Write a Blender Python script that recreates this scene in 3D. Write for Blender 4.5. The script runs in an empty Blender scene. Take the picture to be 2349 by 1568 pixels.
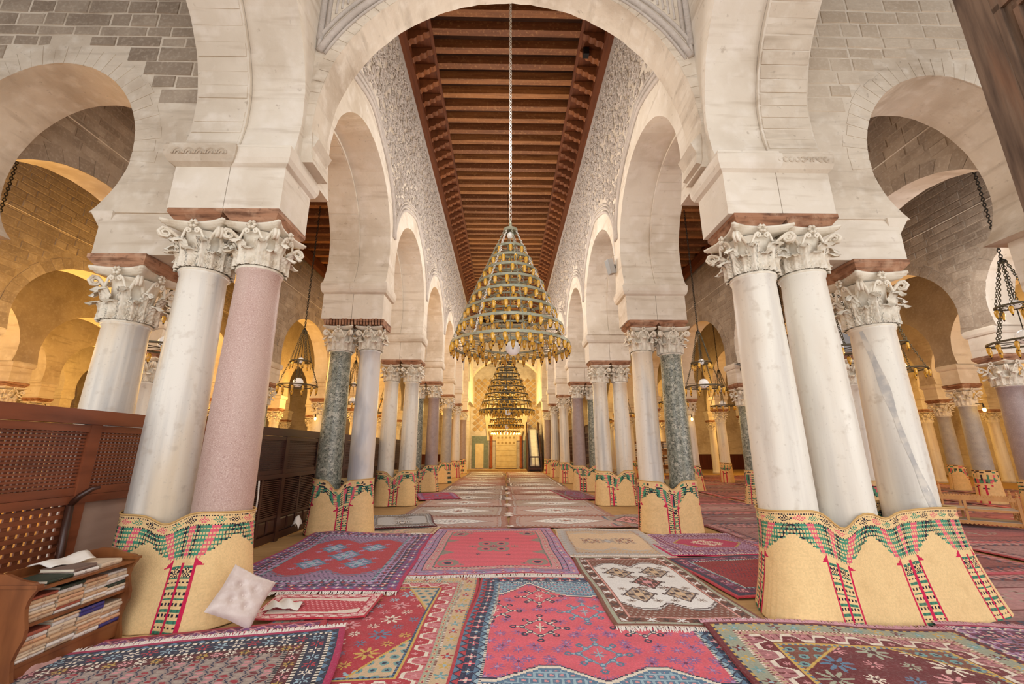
import bpy, math, random
import numpy as np
from mathutils import Vector, Matrix

random.seed(7)
rng = np.random.default_rng(7)
PI = math.pi
SC = bpy.context.scene
COL = SC.collection

# ------------------------------------------------------------------ camera, world, lights, exposure
cam_d = bpy.data.cameras.new('camera')
cam_d.sensor_width = 36.0
cam_d.lens = 36.0 * 967.0 / 2349.0
cam_d.clip_start = 0.05
cam_d.clip_end = 200
cam = bpy.data.objects.new('camera', cam_d)
COL.objects.link(cam)
cam.location = (0, 0, 1.5)
cam.rotation_euler = (math.radians(90 + 14.33), 0, -math.atan(16.5 / 998))
SC.camera = cam

SC.view_settings.view_transform = 'Standard'
SC.view_settings.look = 'None'
SC.view_settings.gamma = 1.0
SC.view_settings.use_curve_mapping = False
SC.view_settings.exposure = 0.27
SC.cycles.use_denoising = True
SC.cycles.max_bounces = 6
SC.cycles.diffuse_bounces = 4
SC.cycles.glossy_bounces = 2
SC.cycles.transmission_bounces = 4
SC.cycles.caustics_reflective = False
SC.cycles.caustics_refractive = False
SC.cycles.sample_clamp_indirect = 6.0

world = bpy.data.worlds.new('courtyard_sky')
SC.world = world
world.use_nodes = True
wn = world.node_tree.nodes
wn['Background'].inputs[0].default_value = (0.97, 0.98, 1.0, 1)
wn['Background'].inputs[1].default_value = 0.95


def lamp(name, kind, loc, energy, color, size=0.3, rot=None, size_y=None):
    d = bpy.data.lights.new(name, kind)
    d.energy = energy
    d.color = color
    if kind == 'AREA':
        d.shape = 'RECTANGLE'
        d.size = size
        d.size_y = size_y or size
    else:
        d.shadow_soft_size = size
    o = bpy.data.objects.new(name, d)
    COL.objects.link(o)
    o.location = loc
    if rot:
        o.rotation_euler = rot
    return o


# daylight that falls in through the open courtyard doors
lamp('door_daylight', 'AREA', (0, -2.6, 3.0), 215, (1.0, 0.98, 0.96), 9.0, (math.radians(82), 0, 0), 5.0)
lamp('entrance_fill', 'AREA', (0, 1.6, 9.6), 40, (1.0, 0.97, 0.94), 3.4, (0, 0, 0), 3.2)  # overhead fill added for ambient light in the entrance bay; no dome windows built
# daylight from the courtyard doors of the aisles
lamp('aisle_door_daylight_right', 'AREA', (13, -2.2, 2.6), 480, (1.0, 0.96, 0.92), 12.0, (math.radians(84), 0, 0), 4.0)
lamp('aisle_door_daylight_left', 'AREA', (-9.5, -2.2, 2.6), 90, (1.0, 0.93, 0.82), 6.0, (math.radians(84), 0, 0), 4.0)
WARM = (1.0, 0.56, 0.13)
SOFT = (1.0, 0.965, 0.92)
# soft fill points added along the nave, above and between the chandeliers
for y, e in ((6.4, 120), (10.4, 190), (14.4, 190), (18.5, 170), (22.5, 150)):
    lamp('nave_fill_light', 'POINT', (0, y, 6.6), e, SOFT, 0.5)
for y, e in ((26.0, 120), (30.5, 620)):
    lamp('mihrab_lamp_light', 'POINT', (0, y, 4.6), e, (1.0, 0.72, 0.28), 0.4)
# aisle chandeliers' lamps, warm
for sx in (-1, 1):
    for (x, y, e) in ((5.3, 16.5, 60), (9.0, 12.5, 110), (9.0, 20.6, 110), (12.2, 8.5, 110), (12.2, 16.5, 110),
                      (15.6, 12.5, 110), (5.3, 24.6, 80), (15.6, 22, 110), (19, 10, 110), (19, 18, 80)):
        lamp('aisle_lamp_light', 'POINT', (sx * x, y, 4.3), e * (2.6 if sx < 0 else (.7 if x < 10 else 1.4)), WARM, 0.3)
for (x, y, e) in ((-9.0, 6.5, 60), (-12.2, 6.0, 150), (-9.0, 9.5, 70)):
    lamp('aisle_lamp_light', 'POINT', (x, y, 4.3), e, WARM, 0.3)
for (x, y, e) in ((22.2, 14.5, 200), (15.6, 27, 220), (8.8, 28, 160), (22.2, 24, 220)):
    lamp('aisle_lamp_light', 'POINT', (x, y, 3.6), e, WARM, 0.3)
lamp('aisle_lamp_light', 'POINT', (-5.35, 8.6, 4.6), 45, (1, .85, .68), 0.4)
lamp('aisle_lamp_light', 'POINT', (5.35, 8.6, 4.6), 70, (1, .96, .92), 0.4)
lamp('aisle_lamp_light', 'POINT', (9.0, 7.6, 4.6), 70, (1, .96, .92), 0.4)


# ------------------------------------------------------------------ helpers
def lin(c):
    return tuple((v / 12.92 if v <= 0.04045 else ((v + 0.055) / 1.055) ** 2.4) for v in c)


def L4(c):
    return (*lin(c), 1.0)


class MB:
    def __init__(self):
        self.v = []
        self.f = []
        self.m = []
        self.mi = 0

    def add(self, vs, fs):
        o = len(self.v)
        self.v += [tuple(p) for p in vs]
        for f in fs:
            self.f.append(tuple(i + o for i in f))
            self.m.append(self.mi)

    def box(self, x0, x1, y0, y1, z0, z1, M=None):
        vs = [(x0, y0, z0), (x1, y0, z0), (x1, y1, z0), (x0, y1, z0), (x0, y0, z1), (x1, y0, z1), (x1, y1, z1), (x0, y1, z1)]
        if M is not None:
            vs = [M @ Vector(p) for p in vs]
        self.add(vs, [(0, 3, 2, 1), (4, 5, 6, 7), (0, 1, 5, 4), (1, 2, 6, 5), (2, 3, 7, 6), (3, 0, 4, 7)])

    def frustum(self, x0, x1, y0, y1, z0, z1, e):
        # box whose bottom is drawn in by e on all sides
        vs = [(x0 + e, y0 + e, z0), (x1 - e, y0 + e, z0), (x1 - e, y1 - e, z0), (x0 + e, y1 - e, z0), (x0, y0, z1), (x1, y0, z1), (x1, y1, z1), (x0, y1, z1)]
        self.add(vs, [(0, 3, 2, 1), (4, 5, 6, 7), (0, 1, 5, 4), (1, 2, 6, 5), (2, 3, 7, 6), (3, 0, 4, 7)])

    def lathe(self, prof, n=24, c=(0, 0, 0), cap=True):
        vs = []
        for (r, z) in prof:
            for i in range(n):
                a = 2 * PI * i / n
                vs.append((c[0] + r * math.cos(a), c[1] + r * math.sin(a), c[2] + z))
        fs = []
        for j in range(len(prof) - 1):
            for i in range(n):
                k = (i + 1) % n
                fs.append((j * n + i, j * n + k, (j + 1) * n + k, (j + 1) * n + i))
        if cap:
            fs.append(tuple(reversed(range(n))))
            fs.append(tuple((len(prof) - 1) * n + i for i in range(n)))
        self.add(vs, fs)

    def tube(self, pts, r, n=6, closed=False):
        pts = [Vector(p) for p in pts]
        N = len(pts)
        rs = r if hasattr(r, '__len__') else [r] * N
        vs = []
        up0 = None
        for i, p in enumerate(pts):
            if closed:
                d = pts[(i + 1) % N] - pts[i - 1]
            else:
                d = pts[min(i + 1, N - 1)] - pts[max(i - 1, 0)]
            if d.length < 1e-9:
                d = Vector((0, 0, 1))
            d.normalize()
            if up0 is None:
                up0 = Vector((0, 0, 1)) if abs(d.z) < 0.9 else Vector((1, 0, 0))
            a = d.cross(up0)
            if a.length < 1e-6:
                a = d.orthogonal()
            a.normalize()
            b = a.cross(d).normalized()
            up0 = b
            for k in range(n):
                t = 2 * PI * k / n
                vs.append(p + (a * math.cos(t) + b * math.sin(t)) * rs[i])
        fs = []
        M = N if closed else N - 1
        for i in range(M):
            j = (i + 1) % N
            for k in range(n):
                q = (k + 1) % n
                fs.append((i * n + k, i * n + q, j * n + q, j * n + k))
        if not closed:
            fs.append(tuple(reversed(range(n))))
            fs.append(tuple((N - 1) * n + k for k in range(n)))
        self.add(vs, fs)

    def prism(self, poly, a, b, fn):
        # poly: list of 2-D points; fn(p, q, t) -> 3-D point; extruded from t=a to t=b
        n = len(poly)
        vs = [fn(p[0], p[1], a) for p in poly] + [fn(p[0], p[1], b) for p in poly]
        fs = [tuple(range(n)), tuple(reversed(range(n, 2 * n)))]
        for i in range(n):
            j = (i + 1) % n
            fs.append((i, i + n, j + n, j))
        self.add(vs, fs)

    def mesh(self, name, mats, smooth=False):
        me = bpy.data.meshes.new(name)
        me.from_pydata([tuple(p) for p in self.v], [], self.f)
        if not isinstance(mats, (list, tuple)):
            mats = [mats]
        for m in mats:
            me.materials.append(m)
        if len(mats) > 1:
            me.polygons.foreach_set('material_index', self.m)
        if smooth:
            me.polygons.foreach_set('use_smooth', [True] * len(me.polygons))
        me.update()
        return me

    def build(self, name, mats, parent=None, smooth=False, fix=True):
        me = self.mesh(name, mats, smooth)
        if fix:
            fix_normals(me)
        return link(name, me, parent)


def fix_normals(me):
    import bmesh
    bm = bmesh.new()
    bm.from_mesh(me)
    bmesh.ops.recalc_face_normals(bm, faces=bm.faces)
    bm.to_mesh(me)
    bm.free()


def link(name, me, parent=None, loc=None, rot=None, scale=None):
    o = bpy.data.objects.new(name, me)
    COL.objects.link(o)
    if parent is not None:
        o.parent = parent
    if loc:
        o.location = loc
    if rot:
        o.rotation_euler = rot
    if scale:
        o.scale = scale
    return o


def tag(o, label=None, cat=None, group=None, kind=None):
    if label:
        o['label'] = label
    if cat:
        o['category'] = cat
    if group:
        o['group'] = group
    if kind:
        o['kind'] = kind
    return o


def thing(name, label, cat, loc=(0, 0, 0), rz=0.0, group=None):
    o = bpy.data.objects.new(name, None)
    o.empty_display_size = 0.2
    COL.objects.link(o)
    o.location = loc
    o.rotation_euler = (0, 0, rz)
    return tag(o, label, cat, group, 'thing')


def grid_mesh(name, P, C, mat, smooth=False):
    """P (ny+1, nx+1, 3) points, C (ny, nx, 3) linear colours, one per cell."""
    ny, nx = C.shape[:2]
    me = bpy.data.meshes.new(name)
    me.vertices.add((ny + 1) * (nx + 1))
    me.vertices.foreach_set('co', P.astype(np.float32).ravel())
    j, i = np.mgrid[0:ny, 0:nx]
    a = j * (nx + 1) + i
    q = np.stack([a, a + 1, a + nx + 2, a + nx + 1], -1).reshape(-1, 4)
    nf = ny * nx
    me.loops.add(nf * 4)
    me.loops.foreach_set('vertex_index', q.ravel().astype(np.int32))
    me.polygons.add(nf)
    me.polygons.foreach_set('loop_start', (np.arange(nf) * 4).astype(np.int32))
    me.polygons.foreach_set('use_smooth', np.full(nf, smooth))
    at = me.attributes.new('Col', 'FLOAT_COLOR', 'FACE')
    c4 = np.ones((nf, 4), np.float32)
    c4[:, :3] = C.reshape(-1, 3)
    at.data.foreach_set('color', c4.ravel())
    me.materials.append(mat)
    me.update(calc_edges=True)
    return me


# ------------------------------------------------------------------ materials
def mat(name, base, rough=0.8, noises=(), bump=None, attr=False, metal=0.0, rnd=None, emit=None, coat=0.0, wave=None,
        vor=None, spec=0.3, trans=0.0, coord='Object', sheen=0.0):
    m = bpy.data.materials.new(name)
    m.use_nodes = True
    nt = m.node_tree
    N, K = nt.nodes, nt.links
    b = N['Principled BSDF']
    b.inputs['Roughness'].default_value = rough
    b.inputs['Metallic'].default_value = metal
    b.inputs['Specular IOR Level'].default_value = spec
    b.inputs['Coat Weight'].default_value = coat
    b.inputs['Transmission Weight'].default_value = trans
    b.inputs['Sheen Weight'].default_value = sheen
    tc = N.new('ShaderNodeTexCoord')
    if coord == 'World':
        geo = N.new('ShaderNodeNewGeometry')
        co = geo.outputs['Position']
    else:
        co = tc.outputs[coord]
    if attr:
        a = N.new('ShaderNodeAttribute')
        a.attribute_name = 'Col'
        cur = a.outputs['Color']
    else:
        r = N.new('ShaderNodeRGB')
        r.outputs[0].default_value = L4(base)
        cur = r.outputs[0]

    def mixin(cur, fac, c2, amount):
        mx = N.new('ShaderNodeMix')
        mx.data_type = 'RGBA'
        mul = N.new('ShaderNodeMath')
        mul.operation = 'MULTIPLY'
        K.new(fac, mul.inputs[0])
        mul.inputs[1].default_value = amount
        K.new(mul.outputs[0], mx.inputs[0])
        K.new(cur, mx.inputs[6])
        mx.inputs[7].default_value = L4(c2)
        return mx.outputs[2]

    def ramp(src, lo, hi):
        rp = N.new('ShaderNodeMapRange')
        rp.inputs[1].default_value = lo
        rp.inputs[2].default_value = hi
        K.new(src, rp.inputs[0])
        return rp.outputs[0]

    if rnd:
        oi = N.new('ShaderNodeObjectInfo')
        cur = mixin(cur, oi.outputs['Random'], rnd, 1.0)
    for n in noises:
        # (scale or (sx,sy,sz), colour, amount, lo, hi, detail)
        sc, c2, am, lo, hi = n[:5]
        tx = N.new('ShaderNodeTexNoise')
        tx.inputs['Detail'].default_value = n[5] if len(n) > 5 else 4
        if hasattr(sc, '__len__'):
            mp = N.new('ShaderNodeMapping')
            mp.inputs['Scale'].default_value = sc
            K.new(co, mp.inputs[0])
            K.new(mp.outputs[0], tx.inputs['Vector'])
            tx.inputs['Scale'].default_value = 1.0
        else:
            K.new(co, tx.inputs['Vector'])
            tx.inputs['Scale'].default_value = sc
        cur = mixin(cur, ramp(tx.outputs[0], lo, hi), c2, am)
    if wave:
        # (scale, distortion, colour, amount, direction, detail scale)
        wv = N.new('ShaderNodeTexWave')
        wv.bands_direction = wave[4]
        wv.inputs['Scale'].default_value = wave[0]
        wv.inputs['Distortion'].default_value = wave[1]
        wv.inputs['Detail'].default_value = 3
        wv.inputs['Detail Scale'].default_value = wave[5]
        K.new(co, wv.inputs['Vector'])
        cur = mixin(cur, ramp(wv.outputs['Fac'], 0.45, 0.95), wave[2], wave[3])
    for vv in (vor or ()):
        # (scale, colour, amount, lo, hi)
        vt = N.new('ShaderNodeTexVoronoi')
        vt.inputs['Scale'].default_value = vv[0]
        K.new(co, vt.inputs['Vector'])
        sep = N.new('ShaderNodeSeparateColor')
        K.new(vt.outputs['Color'], sep.inputs[0])
        cur = mixin(cur, ramp(sep.outputs[0], vv[3], vv[4]), vv[1], vv[2])
    K.new(cur, b.inputs['Base Color'])
    if emit:
        b.inputs['Emission Color'].default_value = L4(emit[0])
        b.inputs['Emission Strength'].default_value = emit[1]
    if bump:
        prev = None
        for (sc, st, ds) in bump:
            tx = N.new('ShaderNodeTexNoise')
            tx.inputs['Detail'].default_value = 4
            if hasattr(sc, '__len__'):
                mp = N.new('ShaderNodeMapping')
                mp.inputs['Scale'].default_value = sc
                K.new(co, mp.inputs[0])
                K.new(mp.outputs[0], tx.inputs['Vector'])
                tx.inputs['Scale'].default_value = 1.0
            else:
                K.new(co, tx.inputs['Vector'])
                tx.inputs['Scale'].default_value = sc
            bp = N.new('ShaderNodeBump')
            bp.inputs['Strength'].default_value = st
            bp.inputs['Distance'].default_value = ds
            K.new(tx.outputs[0], bp.inputs['Height'])
            if prev:
                K.new(prev, bp.inputs['Normal'])
            prev = bp.outputs[0]
        K.new(prev, b.inputs['Normal'])
    return m


PLASTER = mat('plaster', (.87, .83, .77), .9, [(0.8, (.72, .655, .57), .75, .45, .72, 7), (4, (.92, .89, .85), .6, .5, .72, 6), ((1.0, 1.0, 9), (.66, .58, .49), .5, .56, .74, 6), (11, (.60, .53, .46), .45, .66, .74, 5)],
              [(9, .35, .02), (60, .25, .004)], coord='World')
PLASTER2 = mat('plaster_aged', (.83, .78, .71), .92, [(1.2, (.64, .565, .48), .7, .45, .70, 7), (6, (.90, .87, .82), .55, .5, .74, 6), ((1.4, 1.4, 10), (.58, .51, .43), .45, .55, .74, 6), (15, (.52, .46, .40), .4, .66, .74, 5)],
               [(12, .4, .02), (70, .3, .004)], coord='World')
GREYPL = mat('plaster_grey', (.76, .72, .685), .92, [(1.6, (.64, .60, .56), .5, .42, .75, 6), (14, (.88, .86, .83), .4, .5, .8, 4)],
             [(22, .6, .02), (80, .3, .004)], coord='World')
MORTAR = mat('mortar', (.66, .60, .53), .95, [(2, (.50, .44, .38), .6, .4, .75, 6), (12, (.80, .75, .68), .4, .5, .8, 5)], [(18, .5, .02)], coord='World')
STONE = mat('stone', (.70, .64, .57), .95, [(3, (.50, .44, .38), .65, .4, .72, 6), (22, (.84, .79, .72), .4, .5, .8, 5)],
            [(14, .6, .02), (60, .3, .006)], rnd=(.58, .52, .455), coord='World')
STONE2 = mat('stone_pale', (.82, .765, .69), .95, [(3, (.68, .61, .53), .6, .4, .75, 6), (22, (.88, .84, .78), .4, .5, .8, 5)], [(14, .6, .02), (60, .3, .006)], rnd=(.74, .675, .595), coord='World')
MARBLE = mat('white_marble', (.89, .87, .83), .38, [((6, 6, .3), (.68, .675, .665), .8, .48, .66, 5), ((2.5, 2.5, .5), (.87, .79, .67), .75, .47, .68, 5), (9, (.70, .64, .57), .4, .58, .72, 5), (34, (.62, .58, .54), .35, .62, .74, 4)],
             [(7, .15, .01)], spec=.4, coord='World')
CREAMM = mat('cream_marble', (.90, .88, .835), .42, [((5, 5, .35), (.72, .69, .66), .65, .48, .68, 5), ((2, 2, .5), (.83, .765, .685), .7, .48, .70, 5), (8, (.68, .61, .53), .45, .60, .74, 5), (30, (.60, .55, .49), .3, .63, .75, 4)], [(7, .15, .01)], spec=.4, coord='World')
BANDED = mat('banded_marble', (.84, .83, .82), .34, [((3, 3, .9), (.63, .63, .65), .8, .45, .62, 5), ((6, 6, 1.6), (.86, .80, .70), .4, .5, .7, 4)], spec=.45, coord='World')
PINK = mat('pink_granite', (.74, .62, .58), .45, [(110, (.88, .80, .76), .65, .50, .70, 2), (60, (.56, .42, .38), .5, .56, .72, 3), ((3, 3, .8), (.82, .74, .69), .5, .45, .7, 4)], [(50, .2, .004)], spec=.35, coord='World')
GREEN = mat('green_breccia', (.52, .535, .485), .35, vor=[(17, (.74, .73, .67), .85, .62, .82), (30, (.24, .25, .22), .85, .72, .84), (70, (.66, .66, .60), .7, .55, .8), (60, (.36, .38, .34), .6, .7, .8)], noises=[(5, (.44, .48, .43), .5, .4, .7)], spec=.5, coord='World')
PURPLE = mat('purple_granite', (.62, .55, .535), .42, [(70, (.74, .66, .65), .6, .5, .7, 2), (8, (.50, .43, .43), .4, .4, .7)], spec=.45, coord='World')
GREYGR = mat('grey_granite', (.64, .62, .60), .45, [(60, (.50, .48, .47), .6, .5, .7, 2), (7, (.74, .71, .67), .5, .4, .7)], spec=.4, coord='World')
CAPST = mat('capital_stone', (.91, .875, .81), .8, [(7, (.72, .635, .52), .7, .48, .72, 6), (40, (.95, .93, .89), .4, .5, .8)], [(45, .3, .006)])
CEDAR = mat('cedar_slab', (.70, .53, .42), .8, [((4, 4, 26), (.36, .235, .17), .8, .45, .66, 6), (6, (.78, .64, .53), .7, .50, .70, 5), (20, (.30, .20, .15), .5, .60, .72, 5)], [((4, 14, 40), .6, .012)], rnd=(.60, .42, .31), coord='World')
JOIST = mat('joist_wood', (.68, .45, .25), .6, [((1.2, 12, 12), (.40, .235, .125), .7, .42, .70, 5), (14, (.76, .55, .35), .5, .55, .72)], [((1.5, 30, 30), .3, .006)], rnd=(.50, .31, .19), coord='World')
PLANK = mat('ceiling_plank', (.38, .255, .18), .75, [((2, 14, 14), (.18, .10, .065), .6, .4, .7, 5)], rnd=(.20, .12, .085), coord='World')
CORBEL = mat('corbel_wood', (.60, .37, .215), .65, [((9, 9, 4), (.38, .21, .12), .6, .42, .72, 4)], rnd=(.48, .29, .18), coord='World')
DKWOOD = mat('cornice_wood', (.45, .245, .13), .6, [((14, 1, 14), (.27, .135, .075), .6, .4, .7, 4)], [((20, 2, 20), .3, .006)], coord='World')
SCREEN = mat('screen_wood', (.54, .30, .19), .38, [((9, 1.4, 9), (.30, .145, .09), .7, .4, .72, 5), (4, (.56, .33, .22), .4, .5, .75)], [((14, 2, 14), .15, .004)], spec=.5, coord='World')
SCREEND = mat('screen_dark_wood', (.27, .155, .115), .36, [((9, 1.6, 9), (.17, .09, .065), .6, .4, .7, 5)], [((14, 2, 14), .15, .004)], spec=.5, coord='World')
BOARD = mat('bare_board', (.66, .55, .485), .7, [((9, 2, 9), (.57, .46, .40), .5, .4, .7)], coord='World')
CASEW = mat('bookcase_wood', (.53, .32, .185), .35, [((9, 9, 1.6), (.36, .19, .09), .75, .42, .7, 5), ((3, 3, 2), (.64, .42, .22), .5, .5, .75)], spec=.5, coord='World')
OLDDOOR = mat('old_door_wood', (.46, .375, .31), .7, [((26, 26, 2.2), (.24, .175, .14), .8, .42, .66, 6), ((10, 10, 1), (.50, .31, .19), .5, .56, .72)], [((40, 40, 3), .6, .008)], coord='World')
PINEW = mat('pine_wood', (.80, .60, .38), .5, [((10, 10, 3), (.68, .47, .27), .5, .4, .7)], coord='World')
BRONZE = mat('patinated_metal', (.64, .645, .56), .42, [(20, (.50, .50, .42), .5, .4, .7)], metal=.25, spec=.5)
DKMETAL = mat('dark_metal', (.22, .20, .17), .45, metal=.4)
AMBER = mat('amber_glass', (.90, .70, .24), .12, [(14, (.74, .48, .08), .6, .4, .7)], spec=.6, coat=.4)
AMBTIP = mat('lamp_tip', (.33, .22, .16), .4, metal=.4)
GLOBE = mat('opal_glass', (.95, .94, .92), .15, coat=.3, emit=((1, .98, .95), .12))
BULB = mat('lit_bulb', (1, .85, .5), .3, emit=((1, .78, .35), 14.0))
RUG = mat('knotted_wool', (.5, .5, .5), 1.0, [(55, (.96, .92, .90), .10, .5, .8, 2)], [(160, .5, .008), (14, .25, .01)], attr=True, spec=.05, sheen=.15)
MATW = mat('woven_esparto', (.5, .5, .5), .85, [(9, (.72, .56, .36), .2, .5, .8, 3)], [((90, 90, 200), .5, .006), (4, .2, .02)], attr=True, spec=.15)
FRINGE = mat('wool_fringe', (.95, .92, .89), 1.0, [(30, (.82, .77, .73), .4, .4, .7)], spec=.05)
PINKFR = mat('pink_fringe', (.86, .67, .72), 1.0, [(30, (.76, .55, .62), .5, .4, .7)], spec=.05)
STRAW = mat('straw_floor', (.73, .59, .40), .9, [((4, 40, 1), (.58, .44, .27), .5, .4, .7), (3, (.52, .40, .27), .4, .5, .75)], [((8, 80, 1), .4, .006)], coord='World')
DARKR = mat('dado_reed', (.36, .17, .12), .8, [((20, 20, 1), (.22, .09, .07), .5, .4, .7)], coord='World')
SATIN = mat('satin', (.84, .775, .745), .38, [(7, (.74, .66, .63), .5, .45, .7), (40, (.91, .87, .85), .4, .5, .75)], [(12, .35, .01), (90, .2, .003)], spec=.5, sheen=.3)
CLOTHP = mat('pink_cloth', (.78, .62, .60), .9, [(9, (.60, .42, .40), .6, .4, .7)], [(14, .6, .02)])
WHITEP = mat('white_paper', (.93, .91, .88), .8, [(14, (.84, .80, .74), .4, .5, .75)])
WHITEC = mat('white_cloth', (.90, .88, .85), .9, [(5, (.78, .75, .71), .5, .4, .7)], [(8, .5, .02)])
GREYPA = mat('speaker_grey', (.70, .69, .68), .5)
BLACKP = mat('black_plastic', (.10, .09, .085), .45)
TILE = mat('lustre_tile', (.80, .68, .42), .3, [(9, (.62, .47, .22), .5, .4, .7)], spec=.5, rnd=(.64, .50, .26), coord='World')
MIHW = mat('mihrab_marble', (.88, .80, .62), .5, [(4, (.78, .66, .45), .5, .4, .7)], [(16, .3, .01)], coord='World')
GREENM = mat('green_marble', (.50, .53, .46), .4, [(8, (.36, .40, .34), .6, .4, .7)], coord='World')
ORANGEM = mat('red_marble', (.66, .36, .20), .35, [(9, (.50, .24, .13), .6, .4, .7)], coord='World')
CARVE = mat('carved_marble', (.66, .55, .36), .8)

# ------------------------------------------------------------------ dimensions
YK = [0.48 + 4.02 * i for i in range(8)]        # pier lines; YK[1] is the first pair in view
XI, XM, XO = 2.48, 3.12, 3.75                   # nave wall: inner face, seam, outer face
NAVE_R, NAVE_ZC, NAVE_SP = 1.85, 5.42, 4.85
NAVE_TOP, AISLE_TOP = 11.3, 7.9
ROWS = [7.17, 10.45, 13.9, 17.3, 20.6, 23.9]
ROWS_L = [7.17, 11.0, 14.6, 18.0, 21.3, 24.6]
ROW_T = 0.32                                    # half thickness of an aisle arcade


def opening(c, w, zc, rise, zbot, n=44, jit=0.0):
    a = math.asin(min(0.99, (zc - zbot) / w)) if zc > zbot else 0.0
    ts = list(np.linspace(-a, PI + a, n))
    return ts


def arch_wall(name, axis, t0, t1, bays, zbot, ztop, material, parent=None, n=46, jit=0.0, kind='structure', soffit=None):
    """A wall from t0 to t1 pierced by horseshoe arches; bays: (centre, s0, s1, half width, centre height, rise)."""
    mb = MB()

    def P3(s, z, t):
        return (t, s, z) if axis == 'y' else (s, t, z)
    for (c, s0, s1, w, zc, rise) in bays:
        a = math.asin(min(0.99, (zc - zbot) / w))
        ts = list(np.linspace(-a, PI + a, n))
        for sgn, B in ((1, s1 - c), (-1, c - s0)):
            tcor = math.atan2((ztop - zc) * w, B * rise)
            ts.append(tcor if sgn > 0 else PI - tcor)
        ts = sorted(ts)
        Pf, Pb, Q = [], [], []
        for t in ts:
            ct, st = math.cos(t), math.sin(t)
            x = w * ct
            z = zc + (rise if st > 0 else w) * st
            j1, j2 = (random.uniform(-jit, jit), random.uniform(-jit, jit)) if jit else (0, 0)
            Pf.append((c + x * (1 + j1), z + (j1 * rise * st if st > 0 else 0)))
            Pb.append((c + x * (1 + j2), z + (j2 * rise * st if st > 0 else 0)))
            if st <= 1e-6:
                Q.append((s1 if x > 0 else s0, z))
            else:
                dx, dz = x, rise * st
                k = 1e9
                if dx > 1e-9:
                    k = min(k, (s1 - c) / dx)
                if dx < -1e-9:
                    k = min(k, (s0 - c) / dx)
                k = min(k, (ztop - zc) / dz)
                Q.append((c + dx * k, zc + dz * k))
        m = len(ts)
        vs = [P3(*p, t0) for p in Pf] + [P3(*p, t0) for p in Q] + [P3(*p, t1) for p in Pb] + [P3(*p, t1) for p in Q]
        fs = []
        inner = []
        for i in range(m - 1):
            fs.append((i, i + 1, m + i + 1, m + i))
            fs.append((2 * m + i + 1, 2 * m + i, 3 * m + i, 3 * m + i + 1))
            inner.append((i + 1, i, 2 * m + i, 2 * m + i + 1))
        fs.append((0, m, 3 * m, 2 * m))
        fs.append((m - 1, 2 * m - 1, 4 * m - 1, 3 * m - 1)[::-1])
        mb.add(vs, fs)
        mb.mi = 1
        mb.add([vs[i] for i in range(m)] + [vs[2 * m + i] for i in range(m)], [tuple(q if q < m else q - m for q in f) for f in inner])
        mb.mi = 0
        # the two ends and the top, so the wall is solid
        mb.add([P3(s0, zbot, t0), P3(s0, ztop, t0), P3(s0, ztop, t1), P3(s0, zbot, t1)], [(0, 1, 2, 3)])
        mb.add([P3(s1, zbot, t0), P3(s1, ztop, t0), P3(s1, ztop, t1), P3(s1, zbot, t1)], [(0, 1, 2, 3)])
        mb.add([P3(s0, ztop, t0), P3(s1, ztop, t0), P3(s1, ztop, t1), P3(s0, ztop, t1)], [(0, 1, 2, 3)])
    o = mb.build(name, [material, soffit or material], parent, fix=False)
    if kind:
        o['kind'] = kind
    return o


def arc_path(c, w, zc, rise, t0=0.0, t1=PI, n=30):
    return [(c + w * math.cos(t), zc + rise * math.sin(t)) for t in np.linspace(t0, t1, n)]


# ------------------------------------------------------------------ floor, roofs and end walls
def plain(name, mb, m):
    o = mb.build(name, m)
    o['kind'] = 'structure'
    return o


mb = MB(); mb.box(-27, 27, -3.0, 36, -0.2, 0.0)
floor = plain('floor', mb, STRAW)
mb = MB(); mb.box(-27, 27, 34.5, 35, 0, 12)
wall_back = plain('wall_back', mb, PLASTER2)
mb = MB(); mb.box(-27.5, -27, -3, 35, 0, 9)
plain('wall_left', mb, PLASTER2)
mb = MB(); mb.box(27, 27.5, -3, 35, 0, 9)
plain('wall_right', mb, PLASTER2)
mb = MB(); mb.box(-3.9, 3.9, -3, 4.9, 10.6, 10.9)
plain('ceiling_entrance', mb, PLASTER2)
mb = MB(); mb.box(-2.6, 2.6, 4.8, 35, 11.55, 11.7)
ceil = plain('ceiling_nave', mb, PLANK)
for sx, nm in ((-1, 'left'), (1, 'right')):
    mb = MB()
    x0, x1 = sorted((sx * 3.6, sx * 27))
    mb.box(x0, x1, -3, 35, 8.25, 8.4)
    c2 = plain('ceiling_aisle_' + nm, mb, PLANK)
    if sx < 0:
        ceil_l = c2
    else:
        ceil_r = c2
mb = MB(); mb.box(-27, -2.9, 34.42, 34.5, 0, 1.15); mb.box(2.95, 27, 34.42, 34.5, 0, 1.15)
o = mb.build('dado', DARKR, wall_back); tag(o, label='dark red reed matting along the foot of the back wall')

# nave roof: joists, planks between them, corbels and cornice beams
JZ = 11.12
jm = MB(); jm.box(-1.86, 1.86, -.085, .085, 0, .26); jm_me = jm.mesh('joist', JOIST)
fix_normals(jm_me)
pm = MB(); pm.box(-1.86, 1.86, -.23, .23, 0, .03); pm_me = pm.mesh('plank', PLANK); fix_normals(pm_me)
prof = [(0, .34), (0, .06), (.07, .0), (.13, .02), (.16, .08), (.23, .075), (.28, .10), (.31, .17), (.38, .165), (.43, .19), (.46, .26), (.53, .26), (.58, .29), (.60, .34)]
cm = MB()
cm.prism([(p, q) for p, q in prof], -.075, .075, lambda p, q, t: (p, t, q))
cm_me = cm.mesh('corbel', CORBEL); fix_normals(cm_me)
bm_ = MB(); bm_.box(0, .62, -.155, .155, .30, .33); bm_me = bm_.mesh('corbel_board', PLANK); fix_normals(bm_me)
y = 5.15
njo = 0
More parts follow.
